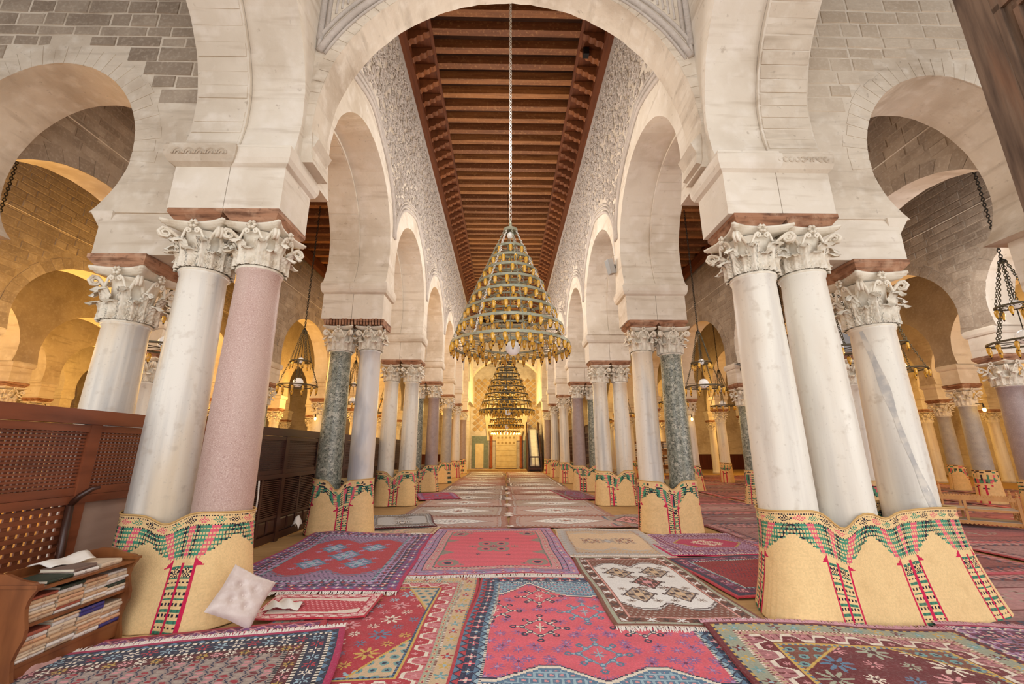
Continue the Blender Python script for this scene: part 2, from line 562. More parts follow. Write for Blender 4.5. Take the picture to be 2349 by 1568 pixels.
while y < 29.5:
    link('joist', jm_me, ceil, (random.uniform(-.01, .01), y + random.uniform(-.012, .012), JZ), (0, 0, random.uniform(-.004, .004)))
    link('plank', pm_me, ceil, (0, y + .23, JZ + .25))
    link('corbel', cm_me, ceil, (-2.40, y, JZ - .36), None, (.98, 1, 1))
    o = link('corbel', cm_me, ceil, (2.40, y, JZ - .36), (0, 0, PI), (.98, 1, 1))
    y += 0.462
    njo += 1
for sx, nm in ((-1, 'left'), (1, 'right')):
    mb = MB()
    a, b = sorted((sx * 2.30, sx * 2.5))
    mb.box(a, b, 4.86, 34.5, JZ - .42, JZ - .18)
    a, b = sorted((sx * 2.37, sx * 2.5))
    mb.box(a, b, 4.86, 34.5, JZ - .18, JZ + .5)
    a, b = sorted((sx * 1.76, sx * 1.84))
    mb.box(a, b, 4.86, 34.5, JZ - .03, JZ + .06)
    a, b = sorted((sx * 1.84, sx * 2.40))
    mb.box(a, b, 4.86, 34.5, JZ - .005, JZ + .03)
    o = mb.build('trim_cornice_' + nm, DKWOOD); o['kind'] = 'structure'
# aisle roofs next to the nave: joists
am = MB(); am.box(-1.65, 1.65, -.075, .075, 0, .22); am_me = am.mesh('joist', JOIST); fix_normals(am_me)
for sx, cl in ((-1, ceil_l), (1, ceil_r)):
    y = 5.3
    while y < 23:
        link('joist', am_me, cl, (sx * 5.27, y, 8.03))
        y += .52
    mb = MB()
    a, b = sorted((sx * 6.62, sx * 6.80))
    mb.box(a, b, 5.1, 34, 7.72, 8.02)
    a, b = sorted((sx * 3.75, sx * 3.9))
    mb.box(a, b, 5.1, 34, 7.72, 8.02)
    mb.build('wall_plate', DKWOOD, cl)

# ------------------------------------------------------------------ stone courses
def hw_at(z, c, w, zc, rise, zbot):
    """half width of an arch at height z (0 above its apex)"""
    if z >= zc + rise:
        return 0.0
    if z >= zc:
        return w * math.sqrt(max(0, 1 - ((z - zc) / rise) ** 2))
    return w * math.sqrt(max(0.0, 1 - min(1.0, ((zc - z) / w)) ** 2))


def courses(parent, axis, t, nrm, s0, s1, z0, z1, holes, ch=.22, lw=.5, maxn=300, proud=.014, name='stone', m=None):
    """Coursed stones on a wall face, each a block of its own, clear of the arch openings."""
    m = m or STONE
    cnt = 0
    rest = MB()
    z = z0
    items = []
    while z < z1 - .05:
        h = min(ch * random.uniform(.8, 1.2), z1 - z)
        blocked = []
        for (c, w, zc, rise, zb) in holes:
            b = max(hw_at(zz, c, w, zc, rise, zb) for zz in (z, z + h))
            if z < zb:
                b = 0
            if b > 0:
                blocked.append((c - b, c + b))
        blocked.sort()
        segs = []
        cur = s0
        for (a, b) in blocked:
            if a > cur:
                segs.append((cur, min(a, s1)))
            cur = max(cur, b)
        if cur < s1:
            segs.append((cur, s1))
        for (a, b) in segs:
            s = a
            while s < b - .05:
                l = lw * random.uniform(.6, 1.5)
                e = min(b, s + l)
                if b - e < .15:
                    e = b
                items.append((s + .006, e - .006, z + .006, z + h - .006))
                s = e
        z += h
    for (a, b, c, d) in items:
        pr = proud * random.uniform(.3, 1.3)
        e = min(.012, (d - c) * .2, (b - a) * .2)

        def P3(s, zz, o):
            return (t + nrm * o, s, zz) if axis == 'y' else (s, t + nrm * o, zz)
        j = [random.uniform(-.012, .012) for _ in range(4)]
        vs = [P3(a, c + j[0], -.01), P3(b, c + j[1], -.01), P3(b, d + j[2], -.01), P3(a, d + j[3], -.01),
              P3(a + e, c + e + j[0], pr), P3(b - e, c + e + j[1], pr), P3(b - e, d - e + j[2], pr), P3(a + e, d - e + j[3], pr)]
        fs = [(4, 5, 6, 7), (0, 1, 5, 4), (1, 2, 6, 5), (2, 3, 7, 6), (3, 0, 4, 7)]
        if cnt < maxn:
            q = MB(); q.add(vs, fs)
            q.build(name, m, parent)
            cnt += 1
        else:
            rest.add(vs, fs)
    if rest.v:
        o = rest.build(name + 's', m, parent)
        o['kind'] = 'stuff'


def voussoirs(parent, axis, t, nrm, c, w, zc, rise, th, n, a0=-.35, proud=.012, m=None):
    m = m or STONE
    ts = np.linspace(a0, PI - a0, n + 1)

    def P3(s, zz, o):
        return (t + nrm * o, s, zz) if axis == 'y' else (s, t + nrm * o, zz)

    def pt(tt, k):
        st = math.sin(tt)
        return (c + (w + k) * math.cos(tt), zc + ((rise if st > 0 else w) + k) * st)
    for i in range(n):
        g = .006 / (w + th)
        ta, tb = ts[i] + g, ts[i + 1] - g
        pr = proud * random.uniform(.3, 1.2)
        th2 = th * random.uniform(.85, 1.1)
        cor = [pt(ta, .0), pt(tb, .0), pt(tb, th2), pt(ta, th2)]
        vs = [P3(*p, -.01) for p in cor] + [P3(*p, pr) for p in cor]
        q = MB(); q.add(vs, [(4, 5, 6, 7), (0, 1, 5, 4), (1, 2, 6, 5), (2, 3, 7, 6), (3, 0, 4, 7)])
        q.build('voussoir', m, parent)


# ------------------------------------------------------------------ nave arcades
def nave_bay(k):
    """centre, half width, centre height and rise of the nave arch k"""
    if k == 0:
        return (YK[0] + YK[1]) / 2, 1.85, NAVE_ZC, 1.86
    if k == 1:
        return 6.72, 1.60, 5.52, 1.62
    return (YK[k] + YK[k + 1]) / 2, 1.74, 5.46, 1.70


def cornice_box(mb, x0, x1, y0, y1, z0, z1, out):
    """ovolo cornice round a block"""
    st = [(0, 0), (out * .55, .12), (out * .9, .35), (out, .6), (out, .82), (out * .7, .9), (out * .7, 1.0)]
    rings = []
    for (o, f) in st:
        z = z0 + (z1 - z0) * f
        rings.append([(x0 - o, y0 - o, z), (x1 + o, y0 - o, z), (x1 + o, y1 + o, z), (x0 - o, y1 + o, z)])
    vs = [p for r in rings for p in r]
    fs = [(3, 2, 1, 0), tuple(len(vs) - 4 + i for i in range(4))]
    for j in range(len(st) - 1):
        for i in range(4):
            k = (i + 1) % 4
            fs.append((j * 4 + i, j * 4 + k, j * 4 + 4 + k, j * 4 + 4 + i))
    mb.add(vs, fs)


def relief_mesh(kind, rs):
    """one carved stucco motif: scrolls and leaves raised from the plane (u, v, out)"""
    mb = MB()
    r = random.Random(rs)
    if kind == 0:
        pts = []
        for i in range(12):
            a = i / 11 * 2.6 * PI
            q = .105 * (1 - i / 15)
            pts.append((q * math.cos(a), q * math.sin(a), .012))
        mb.tube(pts, .014, 4)
    for k in range(4 if kind else 2):
        a = r.uniform(0, 2 * PI)
        d = r.uniform(.03, .1)
        cx, cy = d * math.cos(a), d * math.sin(a)
        l, wd = r.uniform(.05, .10), r.uniform(.02, .034)
        b = r.uniform(0, 2 * PI)
        ex, ey = math.cos(b), math.sin(b)
        vs = [(cx - ex * l, cy - ey * l, 0), (cx - ey * wd, cy + ex * wd, .008), (cx + ex * l, cy + ey * l, 0), (cx + ey * wd, cy - ex * wd, .008), (cx, cy, .034)]
        mb.add(vs, [(0, 1, 4), (1, 2, 4), (2, 3, 4), (3, 0, 4)])
    return mb


for sx, nm in ((-1, 'left'), (1, 'right')):
    bays_i, bays_o = [], []
    for k in range(0, 7):
        c, r, zc_, ri_ = nave_bay(k)
        bays_i.append((c, YK[k], YK[k + 1], r, zc_, ri_))
        bays_o.append((c, YK[k], YK[k + 1], r - .035, zc_ - .05, ri_))
    a, b = sorted((sx * XI, sx * XM))
    W = arch_wall('wall_nave_' + nm, 'y', sx * XI, sx * XM, bays_i, NAVE_SP, NAVE_TOP, PLASTER, jit=.004)
    arch_wall('wall_nave_outer_' + nm, 'y', sx * (XM + .004), sx * XO, bays_o, NAVE_SP, NAVE_TOP, PLASTER, jit=.004)
    if sx < 0:
        WNL = W
    else:
        WNR = W
    # last stretch of plain wall up to the back wall
    mb = MB()
    a, b = sorted((sx * XI, sx * XO))
    mb.box(a, b, YK[7] - .0, 34.5, NAVE_SP, NAVE_TOP)
    mb.build('end_wall', PLASTER, W)
    for k in range(0, 8):
        y = YK[k]
        for (p, q, dy) in ((XI + .02, XM - .004, 0.0), (XM + .004, XO - .02, 0.0)):
            a, b = sorted((sx * p, sx * q))
            mb = MB()
            mb.box(a, b, y - .31, y + .31, 4.07, 4.62)
            mb.build('impost_block', PLASTER, W)
        mb = MB()
        a, b = sorted((sx * (XI + .02), sx * (XM - .004)))
        cornice_box(mb, a, b, y - .31, y + .31, 4.60, 4.86, .07)
        mb.build('cornice', PLASTER, W)
        mb = MB()
        a, b = sorted((sx * (XM + .004), sx * (XO - .02)))
        cornice_box(mb, a, b, y - .31, y + .31, 4.60, 4.86, .10 if k == 1 and sx < 0 else .06)
        if k == 1 and sx < 0:
            for j in range(5):   # carved scale pattern on the left cornice
                cx = a + (j + .5) * (b - a) / 5
                mb.tube([(cx + .055 * math.cos(t), y - .31 - .103, 4.70 + .07 * math.sin(t)) for t in np.linspace(0, PI, 7)], .010, 4)
                mb.tube([(cx + .025 * math.cos(t), y - .31 - .103, 4.70 + .035 * math.sin(t)) for t in np.linspace(0, PI, 6)], .008, 4)
        if k == 1 and sx > 0:
            for j in range(9):
                cx = a + (j + .5) * (b - a) / 9
                mb.tube([(cx + .028 * math.cos(t), y - .31 - .062, 4.74 + .028 * math.sin(t)) for t in np.linspace(j, j + 4.6, 7)], .009, 4)
        mb.build('cornice', PLASTER2 if k == 1 else PLASTER, W)
    # raised mouldings: an outline round every arch, meeting in points over the piers
    for k in range(1, 7):
        c = (YK[k] + YK[k + 1]) / 2
        for off, rr in ((.0, .042), (.10, .034), (.18, .022)):
            pts = []
            for t in np.linspace(0.10, PI - 0.10, 44):
                q_ = 2.02 * math.cos(t)
                s_ = c + max(-1.96 + off * .12, min(1.96 - off * .12, q_))
                z = 5.86 + off * .8 + (1.70 + off * .55) * math.sin(t) + .10 * max(0, 1 - abs(t - PI / 2) / .35)
                pts.append((sx * (XI - .012), s_, z))
            mb = MB(); mb.tube(pts, rr, 6)
            mb.build('moulding', GREYPL, W, smooth=True)
    mb = MB()
    for z, rr in ((10.50, .045), (10.40, .025)):
        mb.tube([(sx * (XI - .01), 4.9, z), (sx * (XI - .01), 34, z)], rr, 6)
    mb.build('moulding', GREYPL, W, smooth=True)
    # carved stucco between the mouldings and the roof
    variants = [relief_mesh(i % 2, 30 + i) for i in range(8)]
    mb = MB()
    yy = 4.95
    while yy < 28.5:
        zz = 6.3
        while zz < 10.36:
            s = yy + random.uniform(-.05, .05)
            z = zz + random.uniform(-.05, .05)
            k = int((s - YK[0]) // 4.02)
            c = YK[0] + 4.02 * (k + .5)
            if ((s - c) / 2.12) ** 2 + ((z - 5.86) / 2.05) ** 2 > 1 and z > 6.5:
                vm = random.choice(variants)
                rot = random.uniform(0, 2 * PI)
                cs, sn = math.cos(rot), math.sin(rot)
                mb.add([(sx * (XI - .002 - q[2] * 1.3), s + q[0] * cs - q[1] * sn, z + q[0] * sn + q[1] * cs) for q in vm.v], vm.f)
            zz += .20
        yy += .20 if yy < 15 else .30
    o = mb.build('stucco_relief', GREYPL, W, smooth=False)
    o['kind'] = 'stuff'

def soffit_stones(parent, axis, ta, tb, c, w, zc, rise, a0, a1, n, m, proud=.010):
    ts = np.linspace(a0, a1, n + 1)
    for i in range(n):
        g = .010 / w
        pr = proud * random.uniform(.2, 1.3)
        vs = []
        for k in (-.01, pr):
            for (tt, q) in ((ts[i] + g, ta), (ts[i + 1] - g, ta), (ts[i + 1] - g, tb), (ts[i] + g, tb)):
                st = math.sin(tt)
                s_, z_ = c + (w - k) * math.cos(tt), zc + ((rise if st > 0 else w) - k) * st
                vs.append((q, s_, z_) if axis == 'y' else (s_, q, z_))
        q_ = MB(); q_.add(vs, [(4, 5, 6, 7), (0, 1, 5, 4), (1, 2, 6, 5), (2, 3, 7, 6), (3, 0, 4, 7)])
        q_.build('voussoir', m, parent)


for sx, W in ((-1, WNL), (1, WNR)):
    c0 = (YK[0] + YK[1]) / 2
    soffit_stones(W, 'y', sx * (XM + .03), sx * (XO - .02), c0, 1.815, NAVE_ZC - .05, 1.86, -.22, PI * .5, 20, PLASTER2 if sx > 0 else PLASTER)
    c1 = nave_bay(1)[0]
    soffit_stones(W, 'y', sx * (XM + .03), sx * (XO - .02), c1, 1.565, 5.47, 1.62, -.22, PI * .5, 16, PLASTER, .006)

# transverse arch over the nave at the first pair
TR = arch_wall('wall_transverse_arch', 'x', 4.42, 4.85, [(0.03, -XI, XI, 2.42, 5.42, 2.53)], 4.85, 10.6, PLASTER2, n=70, jit=.004)
voussoirs(TR, 'x', 4.42, -1, 0.03, 2.42, 5.42, 2.53, .16, 46, a0=.04, proud=.008, m=PLASTER2)
for (r0, rr) in ((2.66, .05), (2.78, .03), (2.58, .02)):
    mb = MB()
    mb.tube([(max(-2.44, min(2.44, r0 * math.cos(t))), 4.41, 5.42 + r0 * math.sin(t)) for t in np.linspace(.42, PI - .42, 50)], rr, 6)
    mb.build('moulding', GREYPL, TR, smooth=True)
for sx in (-1, 1):
    for dx, rr in ((.03, .045), (.11, .028)):
        mb = MB()
        mb.tube([(sx * (XI - .005 - dx), 4.41, 6.62 + dx * 2.4), (sx * (XI - .005 - dx), 4.41, 10.5)], rr, 6)
        mb.build('moulding', GREYPL, TR, smooth=True)
    mb = MB()
    for j in range(7):
        x = sx * (XI - .2 - j * .07)
        z0 = 5.42 + math.sqrt(max(0.1, 2.86 ** 2 - x * x))
        mb.tube([(x, 4.415, z0), (x * .985, 4.415, z0 + 1.6)], .016, 4)
    o = mb.build('carved_ribs', GREYPL, TR)
    # corbel stone where the arch starts
    mb = MB()
    a = [(2.50, 4.86), (2.34, 4.92), (2.36, 5.06), (2.30, 5.2), (2.50, 5.42)]
    mb.prism([(sx * p, q) for p, q in a], 4.44, 4.84, lambda p, q, t: (p, t, q))
    mb.build('springer_stone', PLASTER2, TR)

# ------------------------------------------------------------------ arches across the first aisle, beside the front clusters
for sx, nm in ((-1, 'left'), (1, 'right')):
    c = sx * 5.74
    s0, s1 = sorted((sx * 3.755, sx * 7.1))
    w4, zc4, ri4 = 1.17, 5.02, 1.34
    A = arch_wall('wall_cross_' + nm, 'x', 4.50, 5.20, [(c, s0, s1, w4, zc4, ri4)], 4.2, 10.6, PLASTER2, n=50, jit=.004)
    if sx < 0:
        WXL = A
    else:
        WXR = A
    # springing blocks on the third column and on the outer pier
    mb = MB()
    a, b = sorted((sx * 3.76, sx * 4.76))
    mb.box(a, b, 4.52, 5.18, 3.67, 4.205)
    mb.build('impost_block', PLASTER, A)
    mb = MB()
    a, b = sorted((sx * 4.60, sx * 4.86))
    mb.frustum(a, b, 4.48, 5.22, 3.99, 4.21, .09)
    mb.build('impost_lip', PLASTER, A)
    mb = MB()
    a, b = sorted((sx * 6.78, sx * 7.42))
    mb.box(a, b, 4.5, 5.08, 3.5, 4.205)
    mb.build('impost_block', PLASTER, A)
    hole = [(c, w4 + .30, zc4, ri4 + .30, 4.2)]
    courses(A, 'x', 4.50, -1, s0 + .02, s1 - .02, 5.75, 9.6, hole, ch=.20, lw=.42, maxn=290, proud=.009, m=STONE if sx < 0 else STONE2)
    voussoirs(A, 'x', 4.50, -1, c, w4, zc4, ri4, .29, 30, a0=-.1, proud=.005, m=PLASTER2)

# ------------------------------------------------------------------ aisle arcades
A_SP, A_ZC, A_W, A_R = 4.0, 4.45, 1.72, 1.50
for sx, nm in ((-1, 'left'), (1, 'right')):
    for ri, X in enumerate(ROWS if sx > 0 else ROWS_L):
        bays = []
        for k in range(0 if ri else 1, 7):
            cc = (YK[k] + YK[k + 1]) / 2
            bays.append((cc, YK[k], YK[k + 1], A_W, A_ZC, A_R))
        rt_ = .25 if ri == 0 else ROW_T
        tin, tout = sx * (X - rt_), sx * (X + rt_)
        Wl = arch_wall('wall_aisle_%s_%s' % (nm, ('one', 'two', 'three', 'four', 'five', 'six')[ri]), 'y', tin, tout, bays, A_SP, 8.25,
                       MORTAR if ri < 3 else PLASTER2, n=36, jit=.004, soffit=PLASTER)
        for k in range(0 if ri else 1, 8):
            mb = MB()
            a, b = sorted((sx * (X - .30), sx * (X + .30)))
            mb.box(a, b, YK[k] - .27, YK[k] + .27, 3.42, 3.95)
            cornice_box(mb, a, b, YK[k] - .27, YK[k] + .27, 3.84, 4.01, .05)
            mb.build('impost_block', PLASTER, Wl)
        if ri < 2:
            kk = range(1, 5) if ri == 0 else range(0, 4)
            holes = [((YK[k] + YK[k + 1]) / 2, A_W + .26, A_ZC, A_R + .26, 4.0) for k in range(0, 7)]
            courses(Wl, 'y', tin, -sx, YK[kk[0]] + .02, YK[kk[-1] + 1], 4.55, 7.9, holes, ch=.17, lw=.40, maxn=290, proud=.011)
            for k in kk[:3]:
                voussoirs(Wl, 'y', tin, -sx, (YK[k] + YK[k + 1]) / 2, A_W, A_ZC, A_R, .25, 26, a0=-.2, proud=.008)
            mb = MB()
            mb.tube([(sx * (X - rt_ - .012), YK[kk[0]], 6.6), (sx * (X - rt_ - .012), YK[kk[-1] + 1], 6.6)], .012, 5)
            mb.build('cable', PLASTER, Wl)

# ------------------------------------------------------------------ columns
def capital_mesh(name, seed=0, h=.50, rb=.215, rt=.33, leaves=8, lobes=5, volute=1.0, drilled=.010, rows=2):
    """Corinthian capital: bell, rows of curling acanthus leaves, corner volutes, concave abacus with a fleuron on each side"""
    r = random.Random(seed)
    mb = MB()
    hb = h * .84

    def rad(t):
        return rb + (rt * .86 - rb) * (.12 * t + .88 * t ** 2.6)
    mb.lathe([(rad(t) * .86, hb * t) for t in np.linspace(0, 1, 9)], 24, cap=False)
    # astragal
    mb.lathe([(rb * 1.0, -.028), (rb * 1.07, -.02), (rb * 1.085, -.006), (rb * 1.05, .012), (rb * .95, .018)], 32, cap=False)
    spec = [(0.0, .46, 1.0), (PI / leaves, .74, .92)] if rows == 2 else [(0, .55, 1.0)]
    for (ph, hh, ws) in spec:
        for i in range(leaves):
            a0 = ph + 2 * PI * i / leaves
            hl = h * hh * r.uniform(.95, 1.05)
            W = PI * rb / leaves * (.86 if hh < .6 else .80) * ws
            nu, nv = 13, 19
            vs = []
            for jv in range(nv):
                t = jv / (nv - 1)
                zt = hl * (t if t < .80 else .80 + (t - .80) * -.75)
                base = rad(min(1, zt / hb)) + .006 + .010 * hh
                curl = (.125 if hh < .6 else .13) * max(0, (t - .38) / .62) ** 2.1
                lob = .5 + .5 * math.cos((t * lobes - .25) * 2 * PI)
                wid = W * (.62 + .48 * math.sin(PI * min(1, t * .9 + .06))) * (1 - .62 * max(0, (t - .78) / .22) ** 1.6)
                wid *= .80 + .30 * lob
                for ju in range(nu):
                    u = -1 + 2 * ju / (nu - 1)
                    au = abs(u)
                    rr = base + curl + .040 * (1 - au ** 1.6) * (1 - .45 * t) + .012 * math.exp(-(u / .13) ** 2)
                    rr += drilled * 1.3 * math.cos((au * 2.2 + t * lobes * .9) * 2 * PI) * min(1, au * 3) * (1 - .3 * t)
                    an = a0 + u * wid / rr
                    vs.append((rr * math.cos(an), rr * math.sin(an), zt + .022 * au * (t < .8) * lob - .016 * au * (t > .8)))
            fs = [(j * nu + i2, j * nu + i2 + 1, (j + 1) * nu + i2 + 1, (j + 1) * nu + i2) for j in range(nv - 1) for i2 in range(nu - 1)]
            mb.add(vs, fs)
    for q in range(4):
        a0 = PI / 4 + q * PI / 2
        ca, sa = math.cos(a0), math.sin(a0)
        for sd in (-1, 1):
            pts, rs = [], []
            for i in range(22):
                t = i / 21
                if t < .5:
                    k = t / .5
                    rr = rad(.55) + (rt * 1.22 * volute - rad(.55)) * k ** 1.3
                    zz = h * (.52 + .30 * k)
                    lat = sd * (.055 * (1 - k) + .014)
                else:
                    k = (t - .5) / .5
                    an = PI / 2 - k * 3.4 * PI
                    q2 = .062 * (1 - .72 * k)
                    rr = rt * 1.22 * volute + q2 * math.cos(an)
                    zz = h * .82 - .062 + q2 * math.sin(an)
                    lat = sd * .014
                pts.append((rr * ca - lat * sa, rr * sa + lat * ca, zz))
                rs.append(.022 * (1 - .45 * t))
            mb.tube(pts, rs, 6)
        # small helices meeting under each fleuron
        a1 = q * PI / 2
        ca, sa = math.cos(a1), math.sin(a1)
        for sd in (-1, 1):
            pts = []
            for i in range(14):
                t = i / 13
                if t < .45:
                    k = t / .45
                    lat, zz = .13 - .05 * k, h * (.55 + .22 * k)
                else:
                    k = (t - .45) / .55
                    an = PI - k * 2.6 * PI
                    q2 = .034 * (1 - .7 * k)
                    lat, zz = .046 + q2 * -math.cos(an), h * .77 + q2 * math.sin(an)
                rr = rad(min(1, zz / hb)) + .022
                pts.append((rr * ca - sd * lat * sa, rr * sa + sd * lat * ca, zz))
            mb.tube(pts, .013, 5)
        # fleuron
        fx, fz = rt * .93, h * .915
        for i in range(6):
            an = i * PI / 3
            lx, lz = .034 * math.cos(an), .034 * math.sin(an)
            c0 = (fx + .012, lx, fz + lz)
            vs = []
            for (ox, oy, oz) in ((.022, 0, 0), (0, .026, 0), (0, -.026, 0), (0, 0, .026), (0, 0, -.026), (-.03, 0, 0)):
                p = (c0[0] + ox, c0[1] + oy, c0[2] + oz)
                vs.append((p[0] * ca - p[1] * sa, p[0] * sa + p[1] * ca, p[2]))
            mb.add(vs, [(0, 1, 3), (0, 3, 2), (0, 2, 4), (0, 4, 1), (5, 3, 1), (5, 2, 3), (5, 4, 2), (5, 1, 4)])
    # abacus: concave sides, cut corners, two steps
    def outline(k):
        pts = []
        e = rt * 1.04 * k
        d = rt * 1.30 * k * (.5 + .5 * volute)
        for q in range(4):
            a0 = q * PI / 2
            for i in range(9):
                u = -1 + 2 * i / 8
                x = e * .80 + (d * .82 - e * .80) * abs(u) ** 2.2
                yv = u * d * .77
                pts.append((x * math.cos(a0) - yv * math.sin(a0), x * math.sin(a0) + yv * math.cos(a0)))
        return pts
    zs = [(.875, .86), (.91, .91), (.915, .97), (.95, .99), (.955, 1.02), (1.0, 1.02)]
    vs = []
    for (f, k) in zs:
        vs += [(p[0], p[1], h * f) for p in outline(k)]
    n = 36
    fs = [tuple(reversed(range(n))), tuple(range(len(vs) - n, len(vs)))]
    for j in range(len(zs) - 1):
        for i in range(n):
            k = (i + 1) % n
            fs.append((j * n + i, j * n + k, (j + 1) * n + k, (j + 1) * n + i))
    mb.add(vs, fs)
    me = mb.mesh(name, CAPST, True)
    fix_normals(me)
    return me


CAP_A = capital_mesh('capital_a', 1, .50, .215, .29)
CAP_B = capital_mesh('capital_b', 2, .53, .215, .305, leaves=8, lobes=7, volute=1.06, drilled=.016)
CAP_C = capital_mesh('capital_c', 3, .62, .215, .295, leaves=8, lobes=6, volute=.95, drilled=.02)
CAP_D = capital_mesh('capital_d', 4, .48, .20, .27, leaves=6, lobes=5, volute=.92, drilled=.012)
CAPH = {'capital_a': .50, 'capital_b': .53, 'capital_c': .62, 'capital_d': .48}
SHAFTS = {}


def shaft_mesh(h, rb, rt, m, oct_=False):
    key = (round(h, 3), rb, rt, m.name, oct_)
    if key not in SHAFTS:
        mb = MB()
        n = 8 if oct_ else 36
        pr = [(rb * 1.12, 0), (rb * 1.12, .10), (rb * 1.02, .16)]
        for t in np.linspace(0, 1, 10):
            pr.append((rb + (rt - rb) * t + .010 * math.sin(PI * t), .2 + (h - .2 - .06) * t))
        pr += [(rt * 1.06, h - .045), (rt * 1.07, h - .02), (rt * 1.0, h)]
        mb.lathe(pr, n)
        me = mb.mesh('shaft', m, True)
        fix_normals(me)
        SHAFTS[key] = me
    return SHAFTS[key]


ab_cache = {}


def abacus_mesh(wx, wy, th=.135, worn=False):
    key = (wx, wy, worn)
    if key not in ab_cache:
        mb = MB()
        e = .065
        if worn:
            n = 10
            rr = random.Random(5)
            for i in range(n):  # ragged brick-like blocks with cracks between them
                a = -wx / 2 + i * wx / n
                mb.frustum(a + .004, a + wx / n - .004, -wy / 2 + rr.uniform(0, .03), wy / 2 - rr.uniform(0, .03), rr.uniform(0, .02), th, .012)
        else:
            mb.frustum(-wx / 2, wx / 2, -wy / 2, wy / 2, 0, th * .62, e)
            mb.box(-wx / 2, wx / 2, -wy / 2, wy / 2, th * .62, th)
        me = mb.mesh('abacus', CEDAR)
        fix_normals(me)
        ab_cache[key] = me
    return ab_cache[key]


def column(x, y, ztop, m, cap, label, group, rb=.25, rt=.212, abx=.60, aby=.66, rz=0.0, worn=False, oct_=False, abdx=0.0, mname='marble_column'):
    o = thing(mname, label, 'column', (x, y, 0), 0, group)
    ch = CAPH[cap.name]
    link('shaft', shaft_mesh(ztop - ch, rb, rt, m, oct_), o)
    link('capital', cap, o, (0, 0, ztop - ch), (0, 0, rz), (rt / .212, rt / .212, 1))
    link('abacus', abacus_mesh(abx, aby, worn=worn), o, (abdx, 0, ztop))
    return o


ORD = ['first', 'second', 'third', 'fourth', 'fifth', 'sixth', 'seventh', 'eighth']
LX_I, LX_O, RX_I, RX_O = -2.79, -3.41, 2.86, 3.44
Z1 = 3.94
NL, NR = 'columns of the left nave arcade', 'columns of the right nave arcade'
column(LX_I, 4.5, Z1, PINK, CAP_A, 'pink granite column at the front left, inner one of its pair', NL, .262, .218, .60, .64, mname='granite_column', abdx=-.01)
column(LX_O, 4.5, Z1, MARBLE, CAP_B, 'bluish white faceted marble column between the pink column and the screen', NL, .265, .222, .60, .64, oct_=False)
column(-4.42, 4.80, 3.53, MARBLE, CAP_C, 'white marble column behind the wooden screen at front left', NL, .25, .215, .66, .66)
column(RX_I, 4.5, Z1, CREAMM, CAP_B, 'cream marble column at front right with wide scrolled capital, innermost of three', NR, .265, .222, .60, .64)
column(RX_O, 4.5, Z1, CREAMM, CAP_A, 'cream marble column with a chipped top, middle of the front right three', NR, .262, .216, .60, .64)
o = column(4.40, 4.80, 3.53, CREAMM, CAP_C, 'cream marble column with a long grey vein, outermost of the front right three', NR, .252, .215, .66, .66)
# the grey vein: an inlaid band of darker stone running down the shaft
vs, fs = [], []
nn = 26
for i in range(nn):
    t = i / (nn - 1)
    z = 2.86 - 2.05 * t
    rr = .215 + (.252 - .215) * (1 - (z - .2) / 2.65) + .010 * math.sin(PI * (z - .2) / 2.65) + .0015
    a = math.radians(200 + 78 * t + 4 * math.sin(7 * t))
    hw = math.radians(5 + 5 * math.sin(5 * t) ** 2 + 1.5 * math.sin(23 * t))
    for q in (-1, 0, 1):
        vs.append((rr * math.cos(a + q * hw), rr * math.sin(a + q * hw), z))
for i in range(nn - 1):
    for q in (0, 1):
        fs.append((i * 3 + q, i * 3 + q + 1, i * 3 + 4 + q, i * 3 + 3 + q))
mb = MB(); mb.add(vs, fs)
VEIN = mat('grey_vein', (.70, .69, .68), .42, [(8, (.86, .83, .78), .8, .42, .62)], coord='World')
tag(mb.build('vein', VEIN, o, smooth=True), label='grey diagonal vein')
# smooth repair where the middle column is chipped
PL = [(GREEN, BANDED), (MARBLE, MARBLE), (PURPLE, GREEN), (GREYGR, MARBLE), (MARBLE, GREYGR), (PURPLE, PURPLE)]
PLn = [('green speckled', 'banded grey'), ('white', 'white'), ('purple', 'dark green'), ('grey', 'white'), ('white', 'grey'), ('dark purple', 'dark purple')]
PR = [(MARBLE, GREEN), (MARBLE, MARBLE), (PURPLE, GREEN), (MARBLE, GREYGR), (MARBLE, MARBLE), (PURPLE, PURPLE)]
PRn = [('white', 'green speckled'), ('white', 'white'), ('purple', 'green'), ('white', 'grey'), ('white', 'white'), ('dark purple', 'dark purple')]
for i in range(6):
    y = YK[i + 2]
    # left pair: first named stands outside for the green/banded pair
    if i == 0:
        inner, outer, ni, no = BANDED, GREEN, 'banded grey', 'green speckled'
    else:
        inner, outer = PL[i]
        ni, no = PLn[i]
    worn = i == 0
    column(LX_I + .02, y, Z1, inner, CAP_A if i % 2 else CAP_D, '%s stone column, inner of the %s pair along the left of the nave' % (ni, ORD[i + 1]), NL, .235, .205, .60, .64, worn=worn)
    column(LX_O + .03, y, Z1, outer, CAP_D if i % 2 else CAP_A, '%s stone column, outer of the %s pair along the left of the nave' % (no, ORD[i + 1]), NL, .235, .205, .60, .64, worn=worn)
    inner, outer = PR[i]
    ni, no = PRn[i]
    column(RX_I - .02, y, Z1, inner, CAP_D if i % 2 == 0 else CAP_A, '%s stone column, inner of the %s pair along the right of the nave' % (ni, ORD[i + 1]), NR, .235, .205, .60, .64)
    column(RX_O - .0, y, Z1, outer, CAP_B if i % 2 == 0 else CAP_D, '%s stone column, outer of the %s pair along the right of the nave' % (no, ORD[i + 1]), NR, .235, .205, .60, .64)

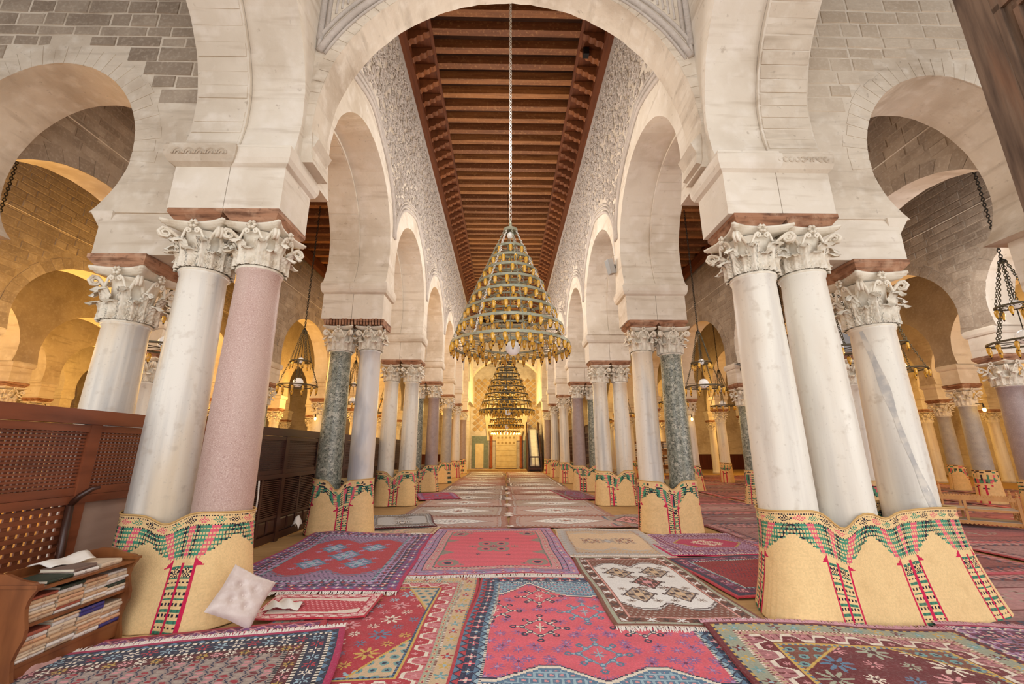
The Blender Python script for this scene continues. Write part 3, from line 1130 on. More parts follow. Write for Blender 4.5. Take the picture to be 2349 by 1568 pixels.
aisle_mats = {0: [GREEN, GREEN, MARBLE, GREYGR, CREAMM, MARBLE, MARBLE, CREAMM], 1: [PURPLE, PURPLE, GREYGR, MARBLE, GREYGR, CREAMM, CREAMM, CREAMM],
              2: [GREYGR, GREYGR, CREAMM, CREAMM, CREAMM, CREAMM, CREAMM, CREAMM]}
anames = {'green_breccia': 'green speckled', 'white_marble': 'white marble', 'grey_granite': 'grey granite', 'cream_marble': 'cream marble', 'purple_granite': 'purple granite'}
for sx, nm in ((-1, 'left'), (1, 'right')):
    for ri, X in enumerate(ROWS if sx > 0 else ROWS_L):
        for k in range(1, 8):
            ml = aisle_mats[min(ri, 2)]
            m = ml[k % len(ml)]
            if ri == 0 and k == 1:
                m = GREYGR
            if ri == 0 and k in (2, 3):
                m = GREEN if k == 3 else CREAMM
            if ri == 1:
                m = [PURPLE, PURPLE, PURPLE, GREYGR, GREYGR, MARBLE, CREAMM, CREAMM][k]
            if ri == 2 and k < 4:
                m = GREYGR
            if ri == 3 and k < 5:
                m = GREYGR
            column(sx * X, YK[k], 3.28, m, CAP_A if (k + ri) % 2 else CAP_D,
                   '%s column, %s aisles, row %s from the nave, %s back' % (anames[m.name], nm, ('one', 'two', 'three', 'four', 'five', 'six')[ri], ORD[k - 1]),
                   'columns of the %s aisles' % nm, .23, .20, .62, .60)

# ------------------------------------------------------------------ woven mats round the column feet
STR = np.array(lin((.92, .79, .58)))
STR2 = np.array(lin((.85, .70, .48)))
PK = np.array(lin((.88, .40, .47)))
DPK = np.array(lin((.80, .16, .32)))
GRN = np.array(lin((.30, .57, .46)))
DRK = np.array(lin((.17, .16, .22)))


def mat_colors(u, v, px=.011, pv=.016, muted=0.0):
    """u metres along the mat, v 0..1 up; woven arcade pattern repeated every 0.70 m"""
    per = .70
    p = np.mod(u, per) - per / 2
    d = np.abs(p)
    C = np.where(((np.floor(v / .009) % 2) == 0)[..., None], STR, STR * .94 + STR2 * .06)
    ck = (np.floor(u / px) + np.floor(v / pv)) % 2 == 0
    ck2 = (np.floor(u / px) + 2 * np.floor(v / pv)) % 3 == 0
    # lower columns
    low = v < .56
    sub = np.abs(d - .052) < .040
    rowk = np.floor(v / .0215)
    blk = np.mod(rowk, 4)
    cdark = np.where((np.mod(np.floor((rowk + 1) / 2), 2) == 0)[..., None], GRN * .85, DRK)
    cdark = np.where((np.floor((d - .012) / .014) % 3 == 1)[..., None] & (blk == 0)[..., None], GRN * .5 + DRK * .5, cdark)
    on = low & sub & ((blk == 0) | ((blk == 2) & (np.floor((d - .012) / .016) % 2 == 0)))
    C = np.where(on[..., None], cdark, C)
    tri = low & sub & (v > .44) & (np.abs(d - .052) < (.535 - v) * .45)
    C = np.where(tri[..., None], np.where(ck[..., None], DRK, STR), C)
    ln = low & ((np.abs(d - .103) < .008) | (np.abs(d - .006) < .007))
    C = np.where(ln[..., None], DPK, C)
    foot = (v > .53) & (v < .60) & (d > .095) & (d < .095 + (.60 - v) * 1.0)
    C = np.where(foot[..., None], DPK, C)
    # upper fan of stripes above a pointed niche
    niche = .60 + np.clip((d - .12) / .23, 0, 1) ** .8 * .20
    niche = np.floor(niche / .016) * .016
    up = (v >= .56) & (v < .88) & (v > niche)
    spread = 1 + np.clip((v - .56) / .32, 0, 1) * .95
    dd = d / spread
    st = np.where(dd < .014, 0, np.where(dd < .048, 1, np.where(dd < .082, 2, np.where(dd < .118, 0, np.where(dd < .150, 2, 1)))))
    cs = np.where((st == 0)[..., None], PK, np.where((st == 1)[..., None], GRN * .75 + DRK * .25, GRN))
    cs = np.where(((st == 1) & (np.floor(dd / .012) % 2 == 0))[..., None], DRK, cs)
    fv, fu = np.floor(v / .020), np.floor(u / .012)
    ckm = (np.mod(fu + fv, 2) == 0) & (np.mod(fv, 2) == 0)
    C = np.where(up[..., None], np.where(ckm[..., None], STR * .95, cs), C)
    # top border
    top = v >= .88
    zz = np.mod(u, .12)
    cc = np.where((np.mod(np.floor(u / .12), 3) == 0)[..., None], PK, np.where((np.mod(np.floor(u / .12), 3) == 1)[..., None], GRN, DRK))
    dm = top & (v > .90) & (v < .965) & (np.abs(zz - .06) / .06 + np.abs(v - .932) / .036 < 1) & ck
    C = np.where(dm[..., None], cc, C)
    ln = top & ((np.abs(v - .885) < .006) | (np.abs(v - .975) < .006))
    C = np.where((ln & ck)[..., None], DRK, C)
    C = C * (1 - muted) + muted * np.array(lin((.62, .50, .36)))
    return C * rng.uniform(.93, 1.05, C.shape[:2])[..., None]


def hull(pts):
    pts = sorted(set((round(a, 5), round(b, 5)) for a, b in pts))

    def half(pp):
        h = []
        for p in pp:
            while len(h) > 1 and (h[-1][0] - h[-2][0]) * (p[1] - h[-2][1]) - (h[-1][1] - h[-2][1]) * (p[0] - h[-2][0]) <= 0:
                h.pop()
            h.append(p)
        return h
    a, b = half(pts), half(pts[::-1])
    return np.array(a[:-1] + b[:-1])


def wrap_mat(circles, H, label, du=.012, dv=.014, flare=.10, u0=0.0, dips=(), folds=.012, seed=0, muted=0.0, bulges=(), group='woven mats wrapped round the column feet', skew=0.0):
    pts = []
    for (x, y, r) in circles:
        for i in range(48):
            a = 2 * PI * i / 48
            pts.append((x + r * math.cos(a), y + r * math.sin(a)))
    hp = hull(pts)
    hp = np.vstack([hp, hp[:1]])
    seg = np.hypot(*(hp[1:] - hp[:-1]).T)
    S = np.concatenate([[0], np.cumsum(seg)])
    Lt = S[-1]
    nu = int(Lt / du)
    s = np.linspace(0, Lt, nu + 1)
    X = np.interp(s, S, hp[:, 0])
    Y = np.interp(s, S, hp[:, 1])
    # outward normals (hull is counter-clockwise)
    tx, ty = np.gradient(X), np.gradient(Y)
    n = np.hypot(tx, ty)
    nx_, ny_ = ty / n, -tx / n
    nv = int(H / dv)
    v = np.linspace(0, 1, nv + 1)
    r = np.random.default_rng(seed)
    Hs = np.full(nu + 1, H) + .012 * np.sin(s * 5 + seed)
    for (px, py, wd, dp) in dips:
        dist = np.hypot(X - px, Y - py)
        Hs = Hs - dp * np.exp(-(dist / wd) ** 2)
    off = np.outer((1 - v) ** 1.8, np.full(nu + 1, flare)) + .012
    ph = r.uniform(0, 6, 3)
    fold = np.sin(s * 9 + ph[0]) * .6 + np.sin(s * 17 + ph[1]) * .4
    off = off + np.outer((1 - v) ** .6 * .9 + .1, folds * fold)
    off += np.outer(np.sin(v * PI), .008 * np.sin(s * 3 + ph[2]))
    for (px, py, wd, am) in bulges:
        dist = np.hypot(X - px, Y - py)
        off = off + np.outer((1 - v) ** 1.5, am * np.exp(-(dist / wd) ** 2))
    PX = X[None, :] + off * nx_[None, :]
    PY = Y[None, :] + off * ny_[None, :]
    PZ = .012 + np.outer(v, Hs - .012)
    P = np.stack([PX, PY, PZ], -1)
    uc = (s[:-1] + s[1:]) / 2 + u0
    vc = (v[:-1] + v[1:]) / 2
    U, V = np.meshgrid(uc, vc)
    C = mat_colors(U + skew * (V - .5), V, muted=muted)
    cx, cy = circles[0][0], circles[0][1]
    P = P - np.array([cx, cy, 0.0])
    me = grid_mesh('woven_mat', P, C, MATW, smooth=True)
    o = link('woven_mat', me, None, (cx, cy, 0))
    md = o.modifiers.new('thickness', 'SOLIDIFY')
    md.thickness = .006
    tag(o, label, 'mat', group, 'thing')
    # rolled rim
    rim = MB()
    k = max(1, int(.05 / du))
    rim.tube([tuple(P[-1, i]) for i in range(0, nu, k)], .009, 5, closed=True)
    rim.build('rim', MATW_RIM, o, smooth=True)
    return o


MATW_RIM = mat('mat_rim', (.80, .65, .42), .85)
wrap_mat([(LX_I, 4.5, .275), (LX_O, 4.5, .275)], .93, 'straw mat with arcade pattern round the pink and white columns at front left', .008, .011, flare=.11,
         u0=.06, dips=[(-3.1, 4.2, .16, .10)], bulges=[(-2.75, 4.2, .18, .10), (-2.45, 4.2, .12, .16), (-3.2, 4.2, .2, .06)], seed=3, folds=.024)
wrap_mat([(RX_I, 4.5, .275), (RX_O, 4.5, .275), (4.40, 4.72, .285)], .93, 'wide straw mat with arcade pattern round three columns at front right', .008, .011, flare=.11,
         u0=.42, dips=[(3.18, 4.2, .14, .16), (3.62, 4.3, .12, .06)], bulges=[(2.62, 4.25, .22, .17), (4.2, 4.4, .3, .10), (3.9, 4.35, .25, .08), (4.6, 4.5, .3, .10)], seed=5, folds=.026)
for i in range(6):
    y = YK[i + 2]
    q = max(.02, .015 + .006 * i)
    m = .0 if i < 2 else .1
    wrap_mat([(LX_I + .02, y, .25), (LX_O + .03, y, .25)], .93 if i else .96, 'straw mat with arcade pattern round the %s pair of left nave columns' % ORD[i + 1], q, q, flare=.07, u0=.22 + .1 * i,
             dips=[(-3.1, y - .26, .13, .17)], seed=20 + i, bulges=[(-3.3, y - .25, .2, .06)], muted=m)
    wrap_mat([(RX_I - .02, y, .25), (RX_O, y, .25)], .93, 'straw mat with arcade pattern round the %s pair of right nave columns' % ORD[i + 1], q, q, flare=.05, u0=.40 + .1 * i,
             dips=[(3.14, y - .26, .13, .14)], seed=40 + i, muted=m)
for sx, nm in ((-1, 'left'), (1, 'right')):
    for ri, X in enumerate((ROWS if sx > 0 else ROWS_L)[:4]):
        for k in range(1, 7):
            if sx < 0 and k < 5:
                continue       # hidden behind the wooden screen
            q = .022 if (k < 4 and ri < 2) else .04
            wrap_mat([(sx * X, YK[k], .25)], .92, 'straw mat round the %s column of %s aisle row %s' % (ORD[k - 1], nm, ('one', 'two', 'three', 'four')[ri]), q, q, flare=.10 if ri < 1 else .05,
                     u0=.3 * k, seed=60 + k, muted=.08)

# ------------------------------------------------------------------ rugs
def c_(r, g, b):
    return np.array(lin((r, g, b)))


CORAL, RED, DRED, MAROON = c_(.88, .38, .45), c_(.72, .20, .25), c_(.60, .14, .20), c_(.44, .11, .14)
NAVY, BLUE, LBLUE, TEAL = c_(.17, .18, .30), c_(.36, .50, .62), c_(.62, .74, .80), c_(.46, .64, .64)
LILAC, VIOLET, PLUM = c_(.70, .56, .72), c_(.50, .27, .50), c_(.46, .16, .32)
CREAM, BEIGE, TAUPE, BROWN, CHOC = c_(.92, .88, .82), c_(.83, .72, .58), c_(.66, .60, .56), c_(.50, .29, .22), c_(.28, .18, .16)
BLACK, WHITE, GOLD, ROSE, SAGE = c_(.13, .11, .14), c_(.93, .93, .93), c_(.82, .68, .34), c_(.86, .60, .62), c_(.66, .68, .60)
MAGENTA, GREYB = c_(.74, .14, .36), c_(.72, .72, .73)


def put(C, m, c):
    C[m] = c


def star(x, y, R, n=8, k=.38):
    r = np.hypot(x, y)
    th = np.arctan2(y, x)
    return r < R * (1 - k + k * np.cos(n * th))


def b_solid(c):
    return lambda a, t, w: np.broadcast_to(c, a.shape + (3,)).copy()


def b_flowers(bg, cols, per, centre=CREAM, n=6, size=.46):
    def f(a, t, w):
        C = np.broadcast_to(bg, a.shape + (3,)).copy()
        px = (np.mod(a / per, 1) - .5) * per
        py = (t - .5) * w
        idx = np.mod(np.floor(a / per).astype(int), len(cols))
        m = star(px, py, size * min(w, per), n)
        for i, c in enumerate(cols):
            C[m & (idx == i)] = c
        C[np.hypot(px, py) < .13 * min(w, per)] = centre
        return C
    return f


def b_zig(c1, c2, ln, per):
    def f(a, t, w):
        tri = np.abs(np.mod(a / per, 1) * 2 - 1)
        C = np.where((t < tri)[..., None], c1, c2)
        C[np.abs(t - tri) < .16] = ln
        return C
    return f


def b_diam(bg, c1, c2, per):
    def f(a, t, w):
        C = np.broadcast_to(bg, a.shape + (3,)).copy()
        q = np.abs(np.mod(a / per, 1) - .5) * 2 + np.abs(t - .5) * 2
        C[q < .85] = c1
        C[q < .42] = c2
        return C
    return f


def b_dash(c1, c2, per, slant=0.0):
    def f(a, t, w):
        return np.where((np.mod(a / per + slant * t, 1) < .5)[..., None], c1, c2)
    return f


def b_ex(bg, cols, per):
    def f(a, t, w):
        C = np.broadcast_to(bg, a.shape + (3,)).copy()
        px = (np.mod(a / per, 1) - .5) * 2
        py = (t - .5) * 2
        idx = np.mod(np.floor(a / per).astype(int), len(cols))
        m = (np.abs(np.abs(px) - np.abs(py)) < .24) & (np.abs(px) < .8) & (np.abs(py) < .8)
        m |= (np.abs(px) < .10) & (np.abs(py) < .85)
        for i, c in enumerate(cols):
            C[m & (idx == i)] = c
        return C
    return f


def b_meander(bg, c1, c2, per):
    def f(a, t, w):
        C = np.broadcast_to(bg, a.shape + (3,)).copy()
        ph = np.mod(a / per, 1)
        wv = .5 + .30 * np.clip(np.sin(ph * 2 * PI) * 1.8, -1, 1)
        C[(t < wv) & (np.mod(a / per * 4, 1) < .8)] = c1 * .6 + bg * .4
        C[np.abs(t - wv) < .10] = c2
        px, py = (np.mod(a / per * 2, 1) - .5) * per / 2, (t - np.where(np.mod(a / per, 1) < .5, .28, .72)) * w
        C[star(px, py, .17 * w, 5)] = c1
        return C
    return f


def medallion(C, X, Y, cx, cy, R, cA, cB, cC, hooks=True):
    x, y = X - cx, (Y - cy) / 1.15
    r, th = np.hypot(x, y), np.arctan2(y, x)
    dm = np.abs(np.abs(x) + np.abs(y) * .95 - .62 * R)
    C[dm < .055 * R] = cA
    C[dm < .025 * R] = cC
    for i in range(8):
        a = i * PI / 4
        ex, ey = .60 * R * math.cos(a), .60 * R * math.sin(a)
        if i % 2:
            ex, ey = ex * .80, ey * .80
        C[np.hypot(x - ex, y - ey) < .11 * R] = cB
        C[np.hypot(x - ex, y - ey) < .055 * R] = cC
        if hooks:
            fx, fy = ex * 1.52, ey * 1.52
            C[(np.abs(np.hypot(x - fx, y - fy) - .085 * R) < .035 * R)] = cA
            sx, sy = (ex + fx) / 2, (ey + fy) / 2
            C[np.hypot(x - sx, y - sy) < .045 * R] = cC
    C[(np.abs(x) < .03 * R) & (np.abs(y) < .34 * R)] = cC
    C[(np.abs(y) < .03 * R) & (np.abs(x) < .24 * R)] = cA
    C[(np.abs(np.abs(x) - np.abs(y)) < .03 * R) & (r < .20 * R)] = cC


def flower(C, X, Y, cx, cy, R, c1, c2):
    x, y = X - cx, Y - cy
    C[star(x, y, R, 8, .40)] = c1
    C[np.hypot(x, y) < R * .25] = c2


def lattice(X, Y, p):
    a = np.abs(np.mod(X / p + .5 * (np.floor(Y / p) % 2), 1) - .5)
    b = np.abs(np.mod(Y / p, 1) - .5)
    return a, b


def f_coral(W, Ln):
    def f(X, Y):
        C = np.broadcast_to(CORAL, X.shape + (3,)).copy()
        C *= (1 + .05 * np.sin(Y * 23 + np.sin(X * 3)))[..., None]
        for i in range(-3, 4):
            for j in range(-4, 5):
                cx, cy = i * .24 + (.12 if j % 2 else 0), j * .25
                flower(C, X, Y, cx, cy, .06, VIOLET * .8 + LILAC * .35, PLUM)
        for (cx, cy) in ((-.42, .62), (.42, .62), (0, .22), (-.42, -.14), (.42, -.14), (-.84, .22), (.84, .22), (0, -.62)):
            m = (np.hypot(X - cx, Y - cy) < .20)
            C[m] = CORAL
            blue = abs(cx) < .1
            medallion(C, X, Y, cx, cy, .25, BLUE * .9 if blue else NAVY, BLUE if blue else NAVY * 1.1, LBLUE if blue else CREAM)
        cen = ((-.42, .62), (.42, .62), (0, .22), (-.42, -.14), (.42, -.14), (-.84, .22), (.84, .22), (0, -.62))
        for i in range(-6, 7):
            for j in range(-8, 9):
                cx, cy = i * .15 + (.075 if j % 2 else 0), j * .14
                if min(math.hypot(cx - a_, (cy - b_) / 1.15) for a_, b_ in cen) > .27:
                    flower(C, X, Y, cx, cy, .056, VIOLET * .85 + LILAC * .25, LILAC * 1.1)
        # stepped blue ends
        for sg in (1, -1):
            e = Ln / 2 - sg * Y
            dep = .42 * np.abs(np.cos(X / (W / 2) * PI * .80 + .25 * PI * 0)) if sg > 0 else .50 * np.clip(1.25 - np.abs(np.abs(X) - .38) / .30, 0, 1)
            dep = np.floor(dep / .035) * .035
            m = e < dep
            a, b = lattice(X, Y, .075)
            dep = dep * (1.0 if sg > 0 else .42)
            m = e < dep
            C[(e < dep + .05)] = NAVY
            C[(e < dep + .035)] = CREAM
            C[m] = BLUE
            C[m & (e < dep - .03) & ((a > .40) | (b > .40))] = LBLUE
            C[m & (e < dep - .03) & (np.hypot(a, b) < .2)] = ROSE
        return C
    return f


def f_stars(bg, cols, p=.2, R=.075, corner=None):
    def f(X, Y):
        C = np.broadcast_to(bg, X.shape + (3,)).copy()
        C *= (1 + .06 * np.sin(Y * 31))[..., None]
        k = 0
        hx, hy = np.abs(X).max(), np.abs(Y).max()
        j = 0
        yy = -hy
        while yy < hy:
            xx = -hx + (p / 2 if j % 2 else 0)
            while xx < hx:
                flower(C, X, Y, xx, yy, R * (1.2 if (k % 3 == 0) else .65), cols[k % len(cols)], bg * .6)
                xx += p
                k += 1
            yy += p * .8
            j += 1
        if corner is not None:
            m = (np.abs(X) / hx + np.abs(Y) / hy) > 1.34
            a, b = lattice(X, Y, .10)
            C[m] = corner[0]
            C[m & (np.hypot(a, b) < .33)] = corner[1]
            C[m & (np.hypot(a, b) < .15)] = corner[2]
            C[np.abs(np.abs(X) / hx + np.abs(Y) / hy - 1.34) < .025] = corner[3]
        return C
    return f


def f_plainmed(bg, c1, c2):
    def f(X, Y):
        C = np.broadcast_to(bg, X.shape + (3,)).copy()
        C *= (1 + .05 * np.sin(Y * 27 + X * 3))[..., None]
        hx, hy = np.abs(X).max(), np.abs(Y).max()
        for (ex, ey) in ((-.12, .18), (.12, .18), (-.12, -.18), (.12, -.18)):
            m = np.abs(np.hypot((X - ex), (Y - ey) * .75) - .10) < .03
            C[m] = c1
            C[np.hypot((X - ex), (Y - ey) * .75) < .04] = c2
        flower(C, X, Y, -.33, 0, .08, c1, c2); flower(C, X, Y, .33, 0, .08, c1, c2); flower(C, X, Y, 0, 0, .07, c2, c1)
        for sx in (-1, 1):
            for sy in (-1, 1):
                x, y = X - sx * (hx - .16), Y - sy * (hy - .22)
                C[np.abs(np.hypot(x, y * .8) - .11) < .035] = c1
                C[np.hypot(x, y * .8) < .05] = c2
                flower(C, X, Y, sx * (hx - .34), sy * (hy - .14), .06, c1, c2)
                m = (np.abs(Y - sy * .42) < (.18 - (hx - sx * X)) * .8) & (sx * X > 0)
                C[m] = c1
                flower(C, X, Y, sx * .22, sy * .55, .05, c2, c1)
        return C
    return f


def f_cloud(out, lat, inn, motifs, line):
    """scalloped centre field on a latticed ground"""
    def f(X, Y):
        hx, hy = np.abs(X).max(), np.abs(Y).max()
        C = np.broadcast_to(out, X.shape + (3,)).copy()
        a, b = lattice(X, Y, .055)
        C[np.hypot(a, b) < .24] = lat
        edge = hy * (.62 + .20 * np.abs(np.sin(X / hx * PI)))
        edge = np.floor(edge / .03) * .03
        side = hx * .985
        m = (np.abs(Y) < edge) & (np.abs(X) < side)
        C[(np.abs(Y) < edge + .05) & (np.abs(X) < side)] = line
        C[(np.abs(Y) < edge + .032) & (np.abs(X) < side)] = inn
        C[(np.abs(Y) < edge + .012) & (np.abs(X) < side) & (np.abs(Y) > edge - .012)] = line
        C[m & (np.abs(Y) < edge - .012)] = inn
        for (cx, cy, R, c1, c2, c3) in motifs:
            medallion(C, X, Y, cx, cy, R, c1, c2, c3)
            x, y = X - cx, (Y - cy) / 1.15
            q = np.abs(x) + np.abs(y) * .85
            q = np.floor(q / .022) * .022
            C[q < .86 * R] = c1
            C[q < .70 * R] = c2
            C[(q < .70 * R) & (np.abs(np.mod(x, .05) - .025) < .008)] = c3
            C[(np.abs(x) < .022) & (np.abs(y) < .6 * R)] = c1
            C[(np.abs(y) < .022) & (np.abs(x) < .6 * R)] = c1
            C[np.hypot(x, y) < .05] = c3
            for (dx, dy) in ((R * .7, R), (-R * .7, R), (R * .7, -R), (-R * .7, -R)):
                flower(C, X, Y, cx + dx, cy + dy, .055, c2, c1)
        return C
    return f


def f_grid(bg, line, cols, p=.09):
    def f(X, Y):
        C = np.broadcast_to(bg, X.shape + (3,)).copy()
        zz = np.abs(np.mod(Y / p, 1) - .5) * p * .6
        q = np.mod((X + zz) / p, 1)
        C[q < .13] = line
        k = np.mod(np.floor((X + zz) / p) + np.floor(Y / p), len(cols)).astype(int)
        m = (np.abs(q - .56) < .24) & (np.mod(Y / p * 2, 1) < .7)
        for i, c in enumerate(cols):
            C[m & (k == i)] = c
        return C
    return f


def f_hexmed(bg, dots, med, line, inner):
    def f(X, Y):
        hx, hy = np.abs(X).max(), np.abs(Y).max()
        C = np.broadcast_to(bg, X.shape + (3,)).copy()
        C[((np.floor(X / .028) + np.floor(Y / .028)) % 3) == 0] = dots
        q = np.maximum(np.abs(Y) / (hy * .62), np.abs(X) / (hx * .9) + .42 * np.abs(Y) / (hy * .62))
        q = np.floor(q / .03) * .03
        C[q < 1.0] = line
        C[q < .93] = med
        for (cx, cy) in ((0, 0), (-.22, .0), (.22, 0), (0, .22), (0, -.22), (-.14, .14), (.14, -.14), (.14, .14), (-.14, -.14)):
            flower(C, X, Y, cx * hx / .7, cy * hy / .7, .075, inner, line)
        return C
    return f


def f_prayer(bg, dots, line):
    def f(X, Y):
        hx, hy = np.abs(X).max(), np.abs(Y).max()
        C = np.broadcast_to(line, X.shape + (3,)).copy()
        q = np.abs(Y) / hy + .32 * np.clip(np.abs(X) / hx * 1.4 - .4, 0, 1)
        m = q < .74
        m = m | ((np.abs(X) < hx * .35) & (np.abs(Y) < hy * .78))
        C[m] = bg
        a, b = lattice(X, Y, .045)
        C[m & (np.hypot(a, b) < .22)] = dots
        return C
    return f


def f_diamond(bg, c1, c2, c3):
    def f(X, Y):
        hx, hy = np.abs(X).max(), np.abs(Y).max()
        C = np.broadcast_to(bg, X.shape + (3,)).copy()
        C[((np.floor(X / .05) + np.floor(Y / .05)) % 2) == 0] = bg * .9 + c1 * .1
        q = np.abs(X) / (hx * .9) + np.abs(Y) / (hy * .85)
        q = np.floor(q / .08) * .08
        C[q < 1.12] = c3
        C[q < 1.04] = c2
        C[q < .92] = c1
        C[(q < .88) & (np.mod(np.floor(X / .045) + np.floor(Y / .06), 3) == 0)] = c2
        C[q < .42] = c2
        C[(q < .40) & (np.mod(np.floor(X / .05), 2) == 0)] = c1
        C[q < .14] = c3
        return C
    return f


rug_count = 0


def rug(cx, cy, w, l, rz, q, field, borders, label, z=None, fringe=None, fends=(1, -1), und=.006, lifts=(), group=None, seed=0, edge=None):
    """w along x, l along y before turning by rz; borders from the outside in: (width, painter)"""
    global rug_count
    rug_count += 1
    if z is None:
        z = .010 + .0045 * (rug_count % 40)
    nx, ny = int(w / q), int(l / q)
    xs = (np.arange(nx) + .5) / nx * w - w / 2
    ys = (np.arange(ny) + .5) / ny * l - l / 2
    X, Y = np.meshgrid(xs, ys)
    dx, dy = w / 2 - np.abs(X), l / 2 - np.abs(Y)
    d = np.minimum(dx, dy)
    al = np.where(dx < dy, Y, X) + 10.0
    tot = sum(b[0] for b in borders)
    inner = d >= tot
    C = np.zeros(X.shape + (3,))
    sw, sl = w / 2 - tot, l / 2 - tot
    fi = field(np.clip(X, -sw, sw), np.clip(Y, -sl, sl)) if not hasattr(field, 'wl') else field(X, Y)
    C[inner] = fi[inner]
    acc = 0
    for (bw, fn) in borders:
        m = (d >= acc) & (d < acc + bw)
        C[m] = fn(al[m], (d[m] - acc) / bw, bw)
        acc += bw
    r = np.random.default_rng(seed + rug_count)
    C = C * r.uniform(.90, 1.07, X.shape)[..., None]
    C = np.clip(C, 0, 1)
    gx = np.linspace(-w / 2, w / 2, nx + 1)
    gy = np.linspace(-l / 2, l / 2, ny + 1)
    GX, GY = np.meshgrid(gx, gy)
    p = r.uniform(0, 6, 4)
    GZ = z + .014 + und * (np.sin(GX * 3.1 + p[0]) * np.sin(GY * 2.7 + p[1]) + .5 * np.sin(GX * 7 + GY * 5 + p[2]))
    for (lx, ly, s, a) in lifts:
        GZ = GZ + a * np.exp(-((GX - lx) ** 2 + (GY - ly) ** 2) / s ** 2)
    # wavy outline
    GX2 = GX + .012 * np.sin(GY * 4 + p[3]) * (GX / (w / 2))
    GY2 = GY + .012 * np.sin(GX * 4 + p[0]) * (GY / (l / 2))
    P = np.stack([GX2, GY2, GZ], -1)
    top = P.copy()
    P[0, :, 2] -= .010; P[-1, :, 2] -= .010; P[:, 0, 2] -= .010; P[:, -1, 2] -= .010
    me = grid_mesh('rug', P, C, RUG)
    o = link('rug', me, None, (cx, cy, 0), (0, 0, rz))
    tag(o, label, 'rug', group, 'thing')
    if fringe is not None:
        mb = MB()
        rr = random.Random(seed + rug_count)
        for e in fends:
            row = top[-1] if e > 0 else top[0]
            n = int(w / .0065)
            for i in range(n):
                t = i / n
                k = min(nx, int(t * nx))
                x, yb, zb = row[k]
                x = -w / 2 + t * w
                ln = rr.uniform(.05, .12)
                dx1 = rr.uniform(-.03, .03)
                hw = .0042
                vs = [(x - hw, yb - e * .01, zb - .004), (x + hw, yb - e * .01, zb - .004), (x + hw + dx1 * .4, yb + e * ln * .5, zb + .004), (x - hw + dx1 * .4, yb + e * ln * .5, zb + .004),
                      (x + hw + dx1, yb + e * ln, zb - .012), (x - hw + dx1, yb + e * ln, zb - .012)]
                mb.add(vs, [(0, 1, 2, 3), (3, 2, 4, 5)])
        f = mb.build('fringe', fringe, o, fix=False)
        f['kind'] = 'stuff'
    return o


def at_corner(px, py, hw, hl, rz):
    """centre of a rug whose local corner (hw, hl) lies at (px, py)"""
    c, s = math.cos(rz), math.sin(rz)
    return px - (hw * c - hl * s), py - (hw * s + hl * c)


# low ones first: the rugs lie over one another
# R2, red with star field and cream borders
rug(-1.20, 4.25, 1.78, 2.75, -.015, .0095, f_stars(RED, [CREAM, BLUE, GOLD, LBLUE, ROSE], .21, .085, (BEIGE, TEAL, NAVY, GOLD)),
    [(.03, b_solid(RED)), (.022, b_dash(GOLD, BLUE, .06)), (.12, b_flowers(BEIGE, [TEAL, GOLD, RED], .15, LBLUE, 5)), (.018, b_dash(CREAM, BROWN, .03)), (.05, b_diam(SAGE, BEIGE, RED, .07)),
     (.16, b_meander(RED, ROSE, CREAM, .22)), (.02, b_solid(GOLD)), (.02, b_dash(BLUE, NAVY, .04))], 'crimson rug scattered with stars, wide cream and gold borders, left of the coral rug', z=.008)
# R1, the large coral rug in the front
rug(.74, 4.22, 2.16, 2.62, -.055, .0095, f_coral(1.66, 2.10),
    [(.03, b_solid(RED)), (.055, b_zig(BLUE, RED, NAVY, .10)), (.09, b_flowers(NAVY, [ROSE, BLUE, CORAL], .11, CREAM, 4)), (.045, b_zig(BLUE, LBLUE, NAVY, .10)), (.018, b_dash(CREAM, NAVY, .03))],
    'large coral pink rug with hooked medallions and blue stepped ends in the front centre', z=.016, fringe=FRINGE, fends=(1,))
# R10, navy and dark red
cx, cy = at_corner(2.24, 6.50, -.85, .85, .10)
rug(cx, cy, 1.7, 1.70, .10, .016, f_prayer(DRED, NAVY, DRED * .8),
    [(.05, b_solid(RED)), (.06, b_solid(NAVY)), (.13, b_flowers(PLUM, [ROSE, NAVY, LILAC], .10, NAVY, 5)), (.03, b_dash(LBLUE, NAVY, .05)), (.025, b_dash(CREAM, BLACK, .03))],
    'dark red rug with navy border, half under the brown and white rug', z=.012)
# R9, plum rug with red medallion
rug(3.30, 7.42, 1.85, 1.62, .02, .016, f_hexmed(LILAC * .8 + ROSE * .1, PLUM, MAGENTA * .9, GOLD * .7, CREAM),
    [(.04, b_solid(MAGENTA)), (.02, b_dash(CREAM, PLUM, .04)), (.10, b_flowers(LILAC * .8, [PLUM, VIOLET, CREAM], .10, PLUM, 5)), (.07, b_diam(PLUM, LILAC, CREAM, .06)), (.09, b_flowers(PLUM, [ROSE, LILAC], .08, CREAM, 4))],
    'plum rug with a bright red six-sided medallion, before the second right pair of columns', z=.016)
# R7, beige and grey
rug(1.72, 7.62, 1.62, 2.12, -.04, .0155, f_cloud(BEIGE * .9, GREYB, BEIGE * 1.02 + .03, [(-.28, .0, .16, BROWN * 1.3, TAUPE, BEIGE), (.28, .0, .16, BROWN * 1.3, TAUPE, BEIGE), (0, .0, .14, TAUPE, TAUPE, GREYB)], GREYB),
    [(.025, b_solid(BEIGE)), (.09, b_flowers(GREYB, [TAUPE, GREYB * 1.1], .08, BEIGE, 4)), (.07, b_zig(GREYB * .95, TAUPE * 1.1, GREYB, .06)), (.02, b_dash(BROWN, BEIGE, .05))],
    'pale beige rug with grey border lying beside the plain coral rug', z=.014, fringe=FRINGE, fends=(-1, 1))
